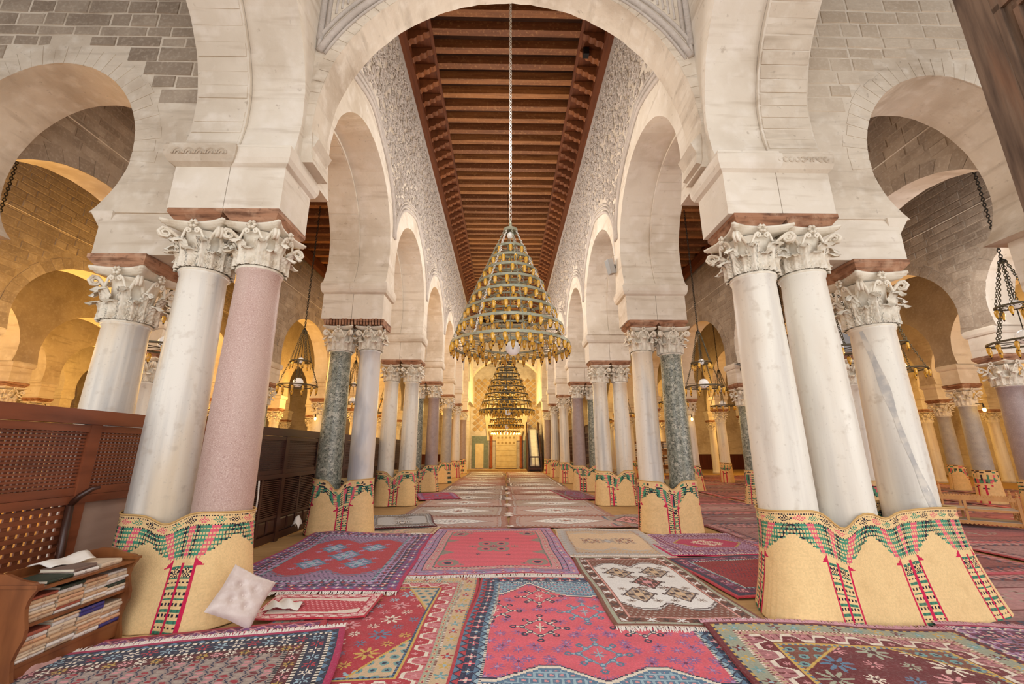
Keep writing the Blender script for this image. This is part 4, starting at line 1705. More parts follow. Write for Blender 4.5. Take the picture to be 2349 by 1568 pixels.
# R3, plain coral with small medallion
rug(-.17, 7.22, 2.20, 3.10, .015, .0125, f_plainmed(CORAL * 1.02, TAUPE * .8, NAVY),
    [(.03, b_solid(RED)), (.09, b_flowers(LILAC, [RED, BLUE, ROSE], .12, CREAM, 4)), (.015, b_dash(BLACK, PLUM, .2)), (.06, b_flowers(LILAC * .9, [CORAL, BLUE], .09, CREAM, 4)), (.014, b_solid(NAVY)),
     (.12, b_flowers(ROSE * .95, [TAUPE, SAGE, RED], .075, CREAM, 6)), (.015, b_dash(NAVY, SAGE, .05))],
    'coral red rug with a nearly plain field and lilac borders, middle of the nave', z=.022, fringe=FRINGE, fends=(-1,))
# R8, brown and white
rug(1.62, 5.28, 1.34, 2.42, .005, .0095, f_cloud(BROWN, TAUPE, WHITE * .97, [(-.22, .40, .19, CHOC, TAUPE, BEIGE), (.22, .40, .19, CHOC, TAUPE, BEIGE), (0, 0, .20, CHOC, BROWN, ROSE), (-.22, -.40, .19, CHOC, TAUPE, BEIGE), (.22, -.40, .19, CHOC, TAUPE, BEIGE)], CHOC),
    [(.04, b_solid(BROWN)), (.035, b_flowers(SAGE, [TAUPE, GREYB], .05, CHOC, 4)), (.10, b_ex(BROWN * .9, [WHITE, CHOC], .13)), (.016, b_solid(ROSE * .8 + GOLD * .2))],
    'brown and white rug with a scalloped white field, beside the large coral rug', z=.030, fringe=FRINGE, fends=(1, -1), und=.004)
# R4, crimson and purple by the screen
rug(-2.26, 6.60, 2.10, 3.20, .048, .0125, f_cloud(LILAC * .75, NAVY, RED * .95, [(-.3, .45, .22, BLUE, LILAC, LBLUE), (.3, .45, .22, BLUE, LILAC, LBLUE), (0, 0, .24, BLUE, LILAC, LBLUE), (-.3, -.45, .22, BLUE, LILAC, LBLUE), (.3, -.45, .22, BLUE, LILAC, LBLUE)], BLUE),
    [(.035, b_solid(MAGENTA * .9)), (.11, b_flowers(VIOLET * .9, [BLUE, RED, LILAC], .12, CREAM, 4)), (.09, b_flowers(NAVY, [RED, LILAC], .10, CREAM, 4)), (.10, b_diam(LILAC, NAVY, RED, .12)), (.035, b_dash(LBLUE, NAVY, .06))],
    'crimson and purple rug with blue medallions along the wooden screen', z=.036, fringe=FRINGE, fends=(-1,), lifts=((-.6, 1.5, .5, .05),))
# R6, small red prayer rug
rug(-1.77, 4.56, 1.05, .60, .03, .009, f_prayer(RED * 1.1, ROSE * 1.1, CREAM * .85 + ROSE * .15),
    [(.02, b_solid(RED)), (.075, b_meander(ROSE * 1.1, CREAM, RED, .12)), (.012, b_solid(RED))], 'small red and cream prayer rug by the cushion', z=.050, und=.012)
# R5b purple-red rug peeping out along the mat
cx, cy = at_corner(-1.58, 4.27, 1.0, .55, .245)
rug(cx, cy, 2.0, 1.10, .245, .0125, f_grid(PLUM, NAVY, [RED, LILAC]), [(.05, b_solid(RED * .9)), (.07, b_zig(PLUM, VIOLET, ROSE, .12)), (.03, b_dash(BLACK, ROSE, .04)), (.05, b_solid(MAGENTA))],
    'purple red rug pushed up against the foot of the front left mat', z=.034, und=.003)
# R5 dark navy rug, front left
cx, cy = at_corner(-1.32, 4.03, 1.15, .80, .245)
rug(cx, cy, 2.3, 1.60, .245, .0095, f_grid(TAUPE * .75 + PLUM * .1, NAVY * .9, [MAROON, ROSE * .85, DRED, TAUPE], .085),
    [(.045, b_solid(MAGENTA * .85)), (.05, b_zig(NAVY, BLUE, BLACK, .09)), (.025, b_dash(CREAM, BLACK, .04)), (.13, b_flowers(NAVY * .7, [LBLUE, CREAM, RED], .11, NAVY, 6)), (.025, b_dash(CREAM, BLACK, .04)), (.10, b_flowers(MAROON * .6, [ROSE, CREAM, GOLD * .8], .09, BLACK, 6)), (.02, b_dash(TAUPE, BLACK, .03))],
    'dark navy and maroon rug with flowered borders in the front left corner', z=.060, fringe=FRINGE, fends=(1,), lifts=((-.2, .8, .4, .02),), und=.004)
# R11 maroon with gold border
cx, cy = at_corner(1.70, 4.10, -1.02, .95, -.10)
rug(cx, cy, 2.04, 1.90, -.10, .0095, f_stars(MAROON * .9, [CREAM, BLUE, ROSE, SAGE], .24, .095, (BROWN, TEAL, NAVY, GOLD)),
    [(.05, b_solid(MAROON)), (.02, b_dash(GOLD, NAVY, .07)), (.11, b_flowers(SAGE * .9, [TEAL, GOLD, MAROON], .16, LBLUE, 5)), (.018, b_dash(CREAM, BROWN, .03)), (.045, b_diam(BEIGE * .8, ROSE, MAROON, .06)),
     (.16, b_meander(MAROON, ROSE * .9, CREAM, .24)), (.018, b_solid(GOLD)), (.02, b_dash(BLUE, GOLD, .04))], 'maroon rug with gold and teal flowered border in front of the right columns', z=.040, fringe=PINKFR, fends=(1,), lifts=((-.2, .9, .6, .03),))
cx, cy = at_corner(3.78, 4.06, -.9, .8, -.14)
rug(cx, cy, 1.9, 1.6, -.14, .015, f_grid(VIOLET * .7 + TAUPE * .3, NAVY, [MAROON, LILAC]), [(.04, b_solid(MAGENTA * .8)), (.06, b_zig(NAVY, LILAC, CREAM, .10)), (.10, b_flowers(PLUM, [LILAC, NAVY], .10, CREAM, 5)), (.04, b_dash(NAVY, ROSE, .05))],
    'purple and navy rug in the front right corner', z=.034, fringe=PINKFR, fends=(1,))
# small ones beside the left columns
rug(-2.15, 9.55, 1.30, 1.75, .25, .02, f_cloud(TAUPE * .6, BLACK, GREYB, [(0, .3, .2, BLACK, TAUPE, WHITE), (0, -.3, .2, BLACK, TAUPE, WHITE)], BLACK),
    [(.04, b_solid(MAROON * .6)), (.07, b_dash(BLACK, GREYB, .05, .5)), (.05, b_zig(GREYB, TAUPE, BLACK, .06))], 'grey and black rug beside the second left pair of columns', z=.05, und=.012)
rug(-2.0, 8.55, 1.5, .62, -.08, .02, f_diamond(BEIGE * .85, TAUPE, BEIGE, ROSE), [(.04, b_solid(BEIGE)), (.05, b_dash(BROWN * 1.2, BEIGE, .06))], 'crumpled beige rug at the foot of the second left pair of columns', z=.03, und=.02, fringe=FRINGE, fends=(1, -1))
rug(-2.2, 14.6, 1.3, 2.0, .25, .03, f_diamond(MAGENTA * .8, VIOLET, RED, BLUE), [(.06, b_solid(MAGENTA * .8)), (.1, b_dash(VIOLET, LILAC, .1)), (.05, b_solid(VIOLET))], 'magenta and violet rug beside the third left pair of columns', z=.04)
rug(2.35, 15.0, 1.1, 3.0, .10, .03, f_diamond(PLUM * .8, VIOLET, MAROON, BLUE), [(.06, b_solid(MAGENTA * .7)), (.1, b_dash(NAVY, TAUPE, .1)), (.05, b_solid(MAROON))], 'dark purple rug with pink edge beside the right nave columns', z=.04)
rug(2.75, 9.7, 1.2, 1.6, .0, .025, f_diamond(TAUPE * .7, ROSE, BROWN, NAVY), [(.05, b_solid(ROSE * .7)), (.08, b_zig(NAVY, BLUE, TAUPE, .1)), (.05, b_solid(TAUPE))], 'slate blue and rose rug behind the beige rug on the right', z=.02)

# the pale runners of rugs farther up the nave, two side by side in every row
rows = [8.90, 10.35, 12.0, 13.5, 15.1, 16.8, 18.5, 20.3, 22.2, 24.2, 26.3, 28.4, 30.5]
tints = [(ROSE * .22 + TAUPE * .80, WHITE, GREYB, BROWN * 1.5), (TAUPE * 1.05, WHITE, GREYB * 1.15, BROWN * 1.2), (ROSE * .15 + BROWN * .75 + TAUPE * .2, WHITE, TAUPE * 1.1, BROWN), (TAUPE * .85 + BROWN * .2, GREYB * 1.2, WHITE, CHOC)]
tn = ['rose grey', 'pale grey', 'rust brown', 'taupe brown']
for i in range(len(rows) - 1):
    for sd, nm in ((-1, 'left'), (1, 'right')):
        y0, y1 = rows[i], rows[i + 1]
        k = (i * 2 + (sd > 0) + (i // 3)) % 4
        if i < 2:
            k = 0 if i == 0 else (1 if sd < 0 else 0)
        bg, c1, c2, c3 = tints[k]
        q = .016 if i < 3 else (.028 if i < 6 else .06)
        w = 2.42 if sd > 0 else 2.40
        rug(sd * 1.23 + .08 + random.uniform(-.03, .03), (y0 + y1) / 2, w, (y1 - y0) * 1.05, random.uniform(-.012, .012), q, f_diamond(bg, c1, c2, c3),
            [(.05, b_solid(c3 * .8 + bg * .2)), (.10, b_dash(bg * .9, c3, .09, .5)), (.09, b_zig(c2, bg, c3, .12)), (.05, b_solid(bg * 1.05))],
            '%s rug with white diamond, %s row up the nave, %s one of two' % (tn[k], (ORD + ['ninth', 'tenth', 'eleventh', 'twelfth'])[i], nm), z=.014 + .006 * ((i + (sd > 0)) % 3),
            group='pale rugs in rows up the nave')
        # fringe lies along the middle seam between the two rows
    if i < 6:
        mb = MB()
        for j in range(int((rows[i + 1] - rows[i]) / .02)):
            yb = rows[i] + j * .02
            if math.sin(yb * 3.1 + i) < .25 or random.random() < .3:
                continue
            ln = random.uniform(.05, .13)
            x = .10 + random.uniform(-.03, .03)
            mb.add([(x - ln, yb - .006, .045), (x - ln, yb + .006, .045), (x + ln * .3, yb + random.uniform(-.03, .03), .058), (x + ln, yb + random.uniform(-.04, .04), .046)], [(0, 1, 2), (0, 2, 3)])
        o = mb.build('fringe_edge', FRINGE, fix=False)
        tag(o, 'white wool fringe along the middle seam of the %s row of nave rugs' % ORD[i], 'fringe', 'fringes along the middle seam', 'stuff')
# dull red rugs of the right aisles
n = 0
for ix, xc in enumerate((5.45, 8.6, 11.7, 14.8, 18.0)):
    yy = 3.9
    iy = 0
    while yy < 26:
        l = 1.75
        q = .035 if yy < 9 and xc < 9 else .07
        k = (ix * 3 + iy) % 4
        bg = [ROSE * .48 + TAUPE * .12, DRED * .75 + TAUPE * .2, ROSE * .35 + BROWN * .35, PLUM * .6 + TAUPE * .3][k]
        rug(xc + random.uniform(-.08, .08), yy + l / 2, 3.0, l, random.uniform(-.02, .02), q, f_hexmed(bg, bg * .75, bg * 1.25, MAROON, TAUPE),
            [(.06, b_solid([RED * .8, CORAL * .8, MAROON, PLUM][k])), (.10, b_dash(bg * .7, ROSE * .8, .10)), (.12, b_zig(bg * 1.2, MAROON, NAVY, .14)), (.06, b_solid(bg * .8))],
            '%s rug, right aisles, %s column from the nave, %s from the front' % (['dusty rose', 'dark red', 'brown red', 'plum'][k], ORD[ix], (ORD + ['ninth', 'tenth', 'eleventh', 'twelfth', 'thirteenth', 'fourteenth'])[iy]),
            z=.010 + .004 * ((iy + ix) % 3), group='dull red rugs of the right aisles')
        yy += l * .98
        iy += 1

# ------------------------------------------------------------------ wooden lattice screen along the left of the nave
SXX = -3.90


def lattice_fill(o, y0, y1, z0, z1, pz, py, m, each=True, x=SXX):
    """horizontal slats with little turned balusters behind them"""
    n = max(2, int((z1 - z0) / pz))
    rest = MB()
    sl = MB(); sl.box(-.012, .012, 0, y1 - y0, -pz * .30, pz * .30)
    me = sl.mesh('slat', m); fix_normals(me)
    for i in range(n):
        z = z0 + (i + .5) * (z1 - z0) / n
        if each:
            link('slat', me, o, (x, y0, z))
        else:
            rest.box(x - .012, x + .012, y0, y1, z - pz * .30, z + pz * .30)
    k = max(2, int((y1 - y0) / py))
    for i in range(k):
        yb = y0 + (i + .5) * (y1 - y0) / k
        rest.box(x - .022, x - .008, yb - py * .31, yb + py * .31, z0, z1)
    q = rest.build('balusters', m, o)
    q['kind'] = 'stuff'


def screen_bay(y0, y1, m, label, lower, fine=True, top=1.86, x=SXX):
    o = thing('lattice_screen', label, 'screen', (0, 0, 0), 0, 'bays of the wooden screen along the left of the nave')
    mb = MB(); mb.box(x - .05, x + .045, y0, y1, top - .13, top)
    mb.build('top_rail', m, o)
    mb = MB(); mb.box(x - .035, x + .03, y0, y1, top - .20, top - .137)
    mb.build('rail', m, o)
    mb = MB(); mb.box(x - .03, x + .022, y0, y1, 1.10, 1.17); mb.box(x - .03, x + .04, y0, y1, 1.03, 1.098)
    mb.build('middle_rail', m, o)
    mb = MB(); mb.box(x - .03, x + .022, y0, y1, .02, .14)
    mb.build('bottom_rail', m, o)
    for yy in (y0, y1 - .055):
        mb = MB(); mb.box(x - .04, x + .035, yy, yy + .055, .0, top - .13)
        mb.build('stile', m, o)
    lattice_fill(o, y0 + .055, y1 - .055, 1.17, top - .20, .030 if fine else .036, .042, m, each=fine, x=x)
    if lower == 'board':
        mb = MB(); mb.box(x - .02, x, y0 + .05, y1 - .05, .14, 1.03)
        mb.build('board', BOARD, o)
    elif lower == 'coarse':
        mb = MB(); mb.box(x - .03, x + .025, y0 + .055, y0 + .17, .14, 1.03)
        mb.build('stile', m, o)
        lattice_fill(o, y0 + .17, y1 - .055, .36, 1.03, .062, .07, m, x=x)
        mb = MB(); mb.box(x - .02, x + .01, y0 + .17, y1 - .055, .14, .36)
        mb.build('panel', m, o)
    else:
        ym = (y0 + y1) / 2
        mb = MB(); mb.box(x - .035, x - .025, y0 + .05, y1 - .05, .14, 1.03)
        mb.build('backing', m, o)
        mb = MB(); mb.box(x - .03, x + .022, ym - .03, ym + .03, .14, 1.03)
        mb.build('stile', m, o)
        mb = MB(); mb.box(x - .03, x + .02, y0 + .05, y1 - .05, .38, .43)
        mb.build('rail', m, o)
        for (a, b) in ((y0 + .06, ym - .035), (ym + .035, y1 - .06)):
            n = 18
            sl = MB()
            sl.add([(-.012, 0, -.014), (.018, 0, -.022), (.018, b - a, -.022), (-.012, b - a, -.014), (-.012, 0, .004), (.018, 0, -.006), (.018, b - a, -.006), (-.012, b - a, .004)],
                   [(0, 3, 2, 1), (4, 5, 6, 7), (0, 1, 5, 4), (1, 2, 6, 5), (2, 3, 7, 6), (3, 0, 4, 7)])
            me = sl.mesh('louvre', m)
            rest = MB()
            for i in range(n):
                z = .45 + (i + .5) * (.57) / n
                if fine:
                    link('louvre', me, o, (x, a, z))
                else:
                    rest.box(x - .012, x + .015, a, b, z - .010, z + .006)
            if rest.v:
                q = rest.build('louvres', m, o); q['kind'] = 'stuff'
            w = (b - a - .03) / 2
            for j in range(2):
                ya = a + j * (w + .03)
                mb = MB(); mb.box(x - .025, x - .005, ya, ya + w, .15, .37)
                mb.add([(x - .004, ya, .15), (x - .004, ya + w, .15), (x - .004, ya + w, .37), (x - .004, ya, .37), (x + .012, ya + .03, .18), (x + .012, ya + w - .03, .18), (x + .012, ya + w - .03, .34), (x + .012, ya + .03, .34)],
                       [(4, 5, 6, 7), (0, 1, 5, 4), (1, 2, 6, 5), (2, 3, 7, 6), (3, 0, 4, 7)])
                mb.build('panel', m, o)
    return o


screen_bay(2.55, 4.14, SCREEN, 'reddish wooden screen bay at the far left with coarse lattice below', 'coarse')
screen_bay(4.14, 5.25, SCREEN, 'reddish wooden screen bay with a plain beige board below, left of the white column', 'board')
screen_bay(5.25, 6.55, SCREEN, 'wooden screen bay seen between the white and the pink column', 'louvre')
screen_bay(6.55, 7.80, SCREEND, 'dark wooden screen bay right of the pink column with louvres below', 'louvre')
screen_bay(7.80, 9.10, SCREEND, 'dark wooden screen bay just before the green speckled column', 'louvre')
nm = ['first', 'second', 'third', 'fourth', 'fifth', 'sixth']
for i, y0 in enumerate((9.1, 10.6, 12.1, 13.6, 15.1, 16.6)):
    screen_bay(y0, y0 + 1.5, SCREEND, 'dark wooden screen bay behind the left columns, %s past the green speckled column' % nm[i], 'louvre', fine=False)
o = MB(); o.tube([(-3.84, 6.98, 1.03), (-3.835, 7.0, .8), (-3.835, 6.99, .6), (-3.83, 7.005, .58), (-3.83, 7.01, .8), (-3.84, 7.0, 1.03)], .008, 5)
q = o.build('cord_loop', WHITEC, smooth=True); tag(q, 'white cord loop hanging on the dark screen beside the pink column', 'cord', kind='thing')
mb = MB()
mb.tube([(-3.86, 4.05, 1.02), (-3.80, 4.06, 1.10), (-3.74, 4.10, 1.16), (-3.70, 4.13, 1.17)], [.025, .025, .022, .012], 6)
mb.tube([(-3.86, 4.05, 1.02), (-3.84, 4.05, .6), (-3.84, 4.05, .0)], [.03, .03, .03], 6)
q = mb.build('screen_post', SCREEND, smooth=True); tag(q, 'dark curved wooden post standing against the reddish screen', 'post', kind='thing')

# ------------------------------------------------------------------ bookcase at front left, with its books
BK = thing('bookcase', 'low brown wooden bookcase with scalloped ends full of flat books at front left', 'bookcase', (-3.30, 3.55, 0))
side = []
for (dx, z) in ((.20, 0), (.195, .06), (.175, .13), (.165, .19), (.18, .25), (.205, .31), (.205, .37), (.185, .43), (.17, .49), (.178, .54), (.20, .58), (.215, .60), (.215, .625)):
    side.append((dx, z))
back = [(-.23, .625), (-.23, 0)]
for yy in (-.40, .385):
    mb = MB()
    mb.prism(side + back, yy, yy + .025, lambda p, q, t: (p, t, q))
    mb.build('side_panel', CASEW, BK)
    mb = MB()
    mb.prism([(-.23, .625), (.215, .625), (.19, .645), (.10, .66), (.0, .695), (-.10, .70), (-.23, .67)], yy, yy + .025, lambda p, q, t: (p, t, q))
    mb.build('gallery', CASEW, BK)
    mb = MB(); mb.box(-.235, .225, yy - .01, yy + .035, .612, .632)
    mb.build('end_cap', CASEW, BK)
for z in (.16, .385, .605):
    mb = MB(); mb.box(-.22, .17 if z < .6 else .20, -.378, .388, z - .018, z)
    mb.build('shelf', CASEW, BK)
mb = MB(); mb.box(.145, .165, -.378, .388, .045, .145)
mb.build('apron', CASEW, BK)
mb = MB(); mb.box(-.225, -.21, -.378, .388, .06, .66)
mb.build('back_panel', CASEW, BK)
for (z0, z1) in ((.16, .367), (.385, .587)):
    mb = MB(); mb.box(-.21, .13, .002, .016, z0, z1)
    mb.build('divider', CASEW, BK)

COVERS = {'cream': (.88, .80, .70), 'buff': (.84, .70, .56), 'peach': (.87, .68, .54), 'white': (.92, .90, .88), 'dark green': (.22, .26, .22), 'blue': (.27, .25, .52), 'brick red': (.72, .40, .32), 'grey brown': (.50, .42, .38)}
CM = {}
for k, v in COVERS.items():
    CM[k] = mat('cover_' + k.replace(' ', '_'), v, .6, [(30, tuple(x * .88 for x in v), .5, .45, .7)])
PAGES = mat('book_pages', (.90, .85, .77), .9, [((10, 10, 300), (.78, .71, .62), .5, .45, .6)])
LINE = mat('spine_print', (.55, .44, .40), .8)
BOOKS = {}


def book_mesh(col, th, w=.185, dp=.24):
    key = (col, th)
    if key not in BOOKS:
        mb = MB()
        mb.mi = 0
        c = .003
        mb.box(0, dp, 0, w, 0, c)
        mb.box(0, dp, 0, w, th - c, th)
        # rounded spine on the +x side
        pr = [(dp + .006 * math.sin(PI * t), th * t) for t in np.linspace(0, 1, 6)]
        pts = [(dp - .004, 0)] + pr + [(dp - .004, th)]
        mb.prism(pts, 0, w, lambda p, q, t: (p, t, q))
        mb.mi = 1
        mb.box(.006, dp - .003, .004, w - .004, c, th - c)
        mb.mi = 2
        for i in range(3):  # small marks printed on the spine
            yy = w * .42 + i * .009
            mb.box(dp + .004, dp + .0066, yy, yy + .003, th * .35, th * .65)
        me = mb.mesh('book', [CM[col], PAGES, LINE])
        fix_normals(me)
        BOOKS[key] = me
    return BOOKS[key]


def stack(y, x, z, zmax, cols, where, top=None):
    zz = z
    i = 0
    seq = []
    while True:
        th = random.choice((.018, .021, .024, .027))
        if zz + th > zmax:
            break
        seq.append((zz, th))
        zz += th + .001
    n = len(seq)
    words = ['bottom', 'second', 'third', 'fourth', 'fifth', 'sixth', 'seventh', 'eighth', 'ninth', 'tenth', 'eleventh']
    for i, (zz, th) in enumerate(seq):
        col = cols[i % len(cols)]
        if i == n - 1 and top:
            col = top
        pos = 'topmost' if i == n - 1 else ('lowest' if i == 0 else words[i] + ' from bottom')
        o = link('book', book_mesh(col, th), None, (x + random.uniform(-.012, .012), y + random.uniform(-.006, .006), zz), (0, 0, random.uniform(-.025, .025)))
        tag(o, '%s book, %s in the %s' % (col, pos, where), 'book', 'books lying in the bookcase', 'thing')


bx = -3.30 - .085
stack(3.180, bx, .386, .555, ['cream', 'buff', 'cream', 'white'], 'upper shelf stack nearest the wooden end', 'brick red')
stack(3.372, bx, .386, .575, ['white', 'brick red', 'buff', 'peach', 'buff'], 'upper shelf, second stack from the end', 'dark green')
stack(3.575, bx, .386, .570, ['cream', 'white', 'buff', 'white', 'cream', 'buff'], 'upper shelf, third stack from the end', 'peach')
stack(3.757, bx, .386, .560, ['white', 'cream', 'dark green', 'white'], 'upper shelf stack beside the mat', 'white')
stack(3.180, bx, .161, .345, ['white', 'cream', 'cream', 'buff', 'peach', 'white'], 'lower shelf stack nearest the wooden end', 'brick red')
stack(3.372, bx, .161, .355, ['cream', 'white', 'buff', 'buff', 'cream'], 'lower shelf, second stack from the end', 'buff')
stack(3.575, bx, .161, .360, ['white', 'buff', 'peach', 'cream', 'buff', 'cream', 'blue'], 'lower shelf, third stack from the end', 'blue')
stack(3.757, bx, .161, .325, ['blue', 'peach', 'white', 'buff', 'cream'], 'lower shelf stack beside the mat', 'cream')
for (y, x, z, rz, col, th, lab) in ((3.25, -3.37, .606, .05, 'dark green', .022, 'dark green book lying flat on top of the bookcase at the near end'),
                                    (3.46, -3.38, .606, -.04, 'white', .026, 'pale thick book on top of the bookcase under the grey one'),
                                    (3.43, -3.375, .633, .06, 'grey brown', .024, 'grey brown book lying on another on top of the bookcase'),
                                    (3.66, -3.38, .606, .03, 'cream', .034, 'cream book on top of the bookcase toward the mat')):
    o = link('book', book_mesh(col, th), None, (x, y, z), (0, 0, rz))
    tag(o, lab, 'book', 'books on top of the bookcase', 'thing')
mb = MB()
nn = 8
vs = []
for j in range(nn + 1):
    for i in range(nn + 1):
        u, v = i / nn, j / nn
        vs.append((-.11 + .22 * u, -.15 + .30 * v, .006 + .05 * math.sin(PI * u) ** 2 * (.4 + .6 * v) + .008 * math.sin(9 * v)))
mb.add(vs, [(j * (nn + 1) + i, j * (nn + 1) + i + 1, (j + 1) * (nn + 1) + i + 1, (j + 1) * (nn + 1) + i) for j in range(nn) for i in range(nn)])
o = mb.build('open_papers', WHITEP, smooth=True); o.location = (-3.40, 3.62, .66); o.rotation_euler = (0, 0, -.2)
md = o.modifiers.new('thickness', 'SOLIDIFY'); md.thickness = .006
tag(o, 'loose white papers lying open on top of the bookcase', 'papers', kind='thing')
# things under and beside the bookcase
mb = MB()
vs = []
nn = 12
for j in range(nn + 1):
    for i in range(nn + 1):
        u, v = -1 + 2 * i / nn, -1 + 2 * j / nn
        e = max(0, 1 - (u * u + v * v) / 1.5)
        vs.append((.12 * u, .17 * v, .13 * e ** .7 * (1 + .25 * math.sin(6 * u + 4 * v)) + .01))
mb.add(vs, [(j * (nn + 1) + i, j * (nn + 1) + i + 1, (j + 1) * (nn + 1) + i + 1, (j + 1) * (nn + 1) + i) for j in range(nn) for i in range(nn)])
o = mb.build('crumpled_cloth', CLOTHP, smooth=True); o.location = (-3.22, 3.38, 0.004)
tag(o, 'crumpled pink cloth on the floor under the bookcase', 'cloth', kind='thing')
PRINTB = mat('printed_bag', (.62, .70, .80), .4, [(9, (.12, .12, .13), 1.0, .5, .56), (14, (.9, .9, .9), .8, .55, .6)])
mb = MB()
pr = [(.0, 0), (.075, .005), (.085, .06), (.07, .12), (.03, .145)]
vs = []
for (r, z) in pr:
    for i in range(16):
        a = 2 * PI * i / 16
        vs.append((r * .6 * math.cos(a) * (1 + .1 * math.sin(3 * a)), r * math.sin(a) * (1 + .15 * math.sin(5 * a + z * 30)), z))
mb.add(vs, [(j * 16 + i, j * 16 + (i + 1) % 16, (j + 1) * 16 + (i + 1) % 16, (j + 1) * 16 + i) for j in range(4) for i in range(16)])
o = mb.build('plastic_bag', PRINTB, smooth=True); o.location = (-3.24, 3.78, .004)
tag(o, 'blue and black printed plastic bag under the bookcase', 'bag', kind='thing')
X0 = [(-3.75, 2.2), (-2.9, 2.2), (-2.9, 3.75), (-3.75, 4.2)]
P = np.zeros((41, 61, 3)); Cc = np.zeros((40, 60, 3))
for j in range(41):
    for i in range(61):
        P[j, i] = (-3.72 + .80 * i / 60, 2.6 + 1.5 * j / 40, .006 + .003 * math.sin(i * .5))
uu, vv = np.meshgrid((np.arange(60) + .5) / 60 * .8, (np.arange(40) + .5) / 40)
Cc = mat_colors(uu, vv * .55 + .0)
me = grid_mesh('floor_mat', P - np.array([-3.3, 3.3, 0]), Cc, MATW)
o = link('floor_mat', me, None, (-3.3, 3.3, 0)); tag(o, 'straw floor mat with green band under the bookcase', 'mat', kind='thing')

# tufted cushion leaning on the mat
nn = 28
vs = []
half = .195
tufts = [(-.33, -.33), (.33, -.33), (-.33, .33), (.33, .33), (0, 0)]
for sgn in (1, -1):
    for j in range(nn + 1):
        for i in range(nn + 1):
            u, v = -1 + 2 * i / nn, -1 + 2 * j / nn
            e = (max(0, 1 - u ** 4) * max(0, 1 - v ** 4)) ** .45
            z = .062 * e
            for (a, b) in tufts:
                z -= .034 * math.exp(-((u - a) ** 2 + (v - b) ** 2) / .022) * e
            z += .004 * math.sin(12 * u + 5 * v) * e
            k = 1 - .07 * (1 - max(abs(u), abs(v))) * 0 - .06 * (1 - abs(u * v)) * max(abs(u), abs(v))
            vs.append((u * half * k, v * half * k, sgn * z))
mb = MB()
N1 = (nn + 1) ** 2
fs = [(j * (nn + 1) + i, j * (nn + 1) + i + 1, (j + 1) * (nn + 1) + i + 1, (j + 1) * (nn + 1) + i) for j in range(nn) for i in range(nn)]
mb.add(vs, fs + [tuple(N1 + q for q in reversed(f)) for f in fs])
CU = thing('cushion', 'silvery pink tufted satin cushion leaning against the front left mat', 'cushion', (-2.27, 4.12, .27))
cu = mb.build('cover', SATIN, CU, smooth=True)
for (a, b) in tufts:
    t = MB(); t.lathe([(0.001, .0), (.012, .002), (.013, .006), (.006, .011), (.001, .012)], 10, (a * half, b * half, .026), cap=False)
    t.build('button', SATIN, CU, smooth=True)
CU.rotation_euler = (math.radians(62), math.radians(0), math.radians(22))
CU.rotation_mode = 'XYZ'
cu_m = Matrix.Rotation(math.radians(44), 4, 'Z') @ Matrix.Rotation(math.radians(64), 4, 'X') @ Matrix.Rotation(math.radians(57), 4, 'Z')
CU.rotation_euler = cu_m.to_euler()
mb = MB()
vs = []
for j in range(11):
    for i in range(15):
        u, v = -1 + i / 7, -1 + j / 5
        e = max(0, 1 - .5 * u * u - .6 * v * v)
        vs.append((.16 * u, .085 * v, .055 * e * (1 + .4 * math.sin(7 * u + 3 * v))))
mb.add(vs, [(j * 15 + i, j * 15 + i + 1, (j + 1) * 15 + i + 1, (j + 1) * 15 + i) for j in range(10) for i in range(14)])
o = mb.build('folded_cloth', WHITEC, smooth=True); o.location = (-2.06, 4.48, .07)
tag(o, 'grey green folded cloth behind the satin cushion', 'cloth', kind='thing')
mb = MB()
vs = []
for j in range(9):
    for i in range(9):
        u, v = -1 + i / 4, -1 + j / 4
        vs.append((.07 * u, .09 * v, .36 * (1 - .35 * v * v) * max(0, 1 - .4 * u * u) + .01 * math.sin(5 * u + 7 * v)))
mb.add(vs, [(j * 9 + i, j * 9 + i + 1, (j + 1) * 9 + i + 1, (j + 1) * 9 + i) for j in range(8) for i in range(8)])
o = mb.build('white_sack', WHITEC, smooth=True); o.location = (-3.72, 8.2, .0)
tag(o, 'white cloth bundle standing between the dark screen and the second left mat', 'cloth', kind='thing')

# ------------------------------------------------------------------ chandeliers
lm = MB()
lm.mi = 0
lm.lathe([(.022, .098), (.030, .090), (.034, .066), (.035, .03), (.031, -.01), (.022, -.055), (.013, -.078), (.010, -.085)], 12, cap=False)
lm.mi = 1
lm.lathe([(.011, -.083), (.017, -.090), (.014, -.098), (.008, -.102), (.011, -.110), (.004, -.120)], 8)
lm.lathe([(.006, .125), (.010, .115), (.024, .10), (.023, .092)], 8)
LAMP = lm.mesh('lamp', [AMBER, AMBTIP], True)
fix_normals(LAMP)


def ring(mb, R, z, h=.030, t=.012, n=72, slab=.0):
    prof_ = [(R - t, z), (R + t, z), (R + t, z + h), (R - t, z + h)]
    if slab:
        prof_ = [(R - slab, z), (R + t, z), (R + t, z + h), (R - t, z + h), (R - t, z + .012), (R - slab, z + .012)]
    vs = []
    k = len(prof_)
    for (r, zz) in prof_:
        for i in range(n):
            a = 2 * PI * i / n
            vs.append((r * math.cos(a), r * math.sin(a), zz))
    fs = []
    for j in range(k):
        j2 = (j + 1) % k
        for i in range(n):
            i2 = (i + 1) % n
            fs.append((j * n + i, j * n + i2, j2 * n + i2, j2 * n + i))
    mb.add(vs, fs)


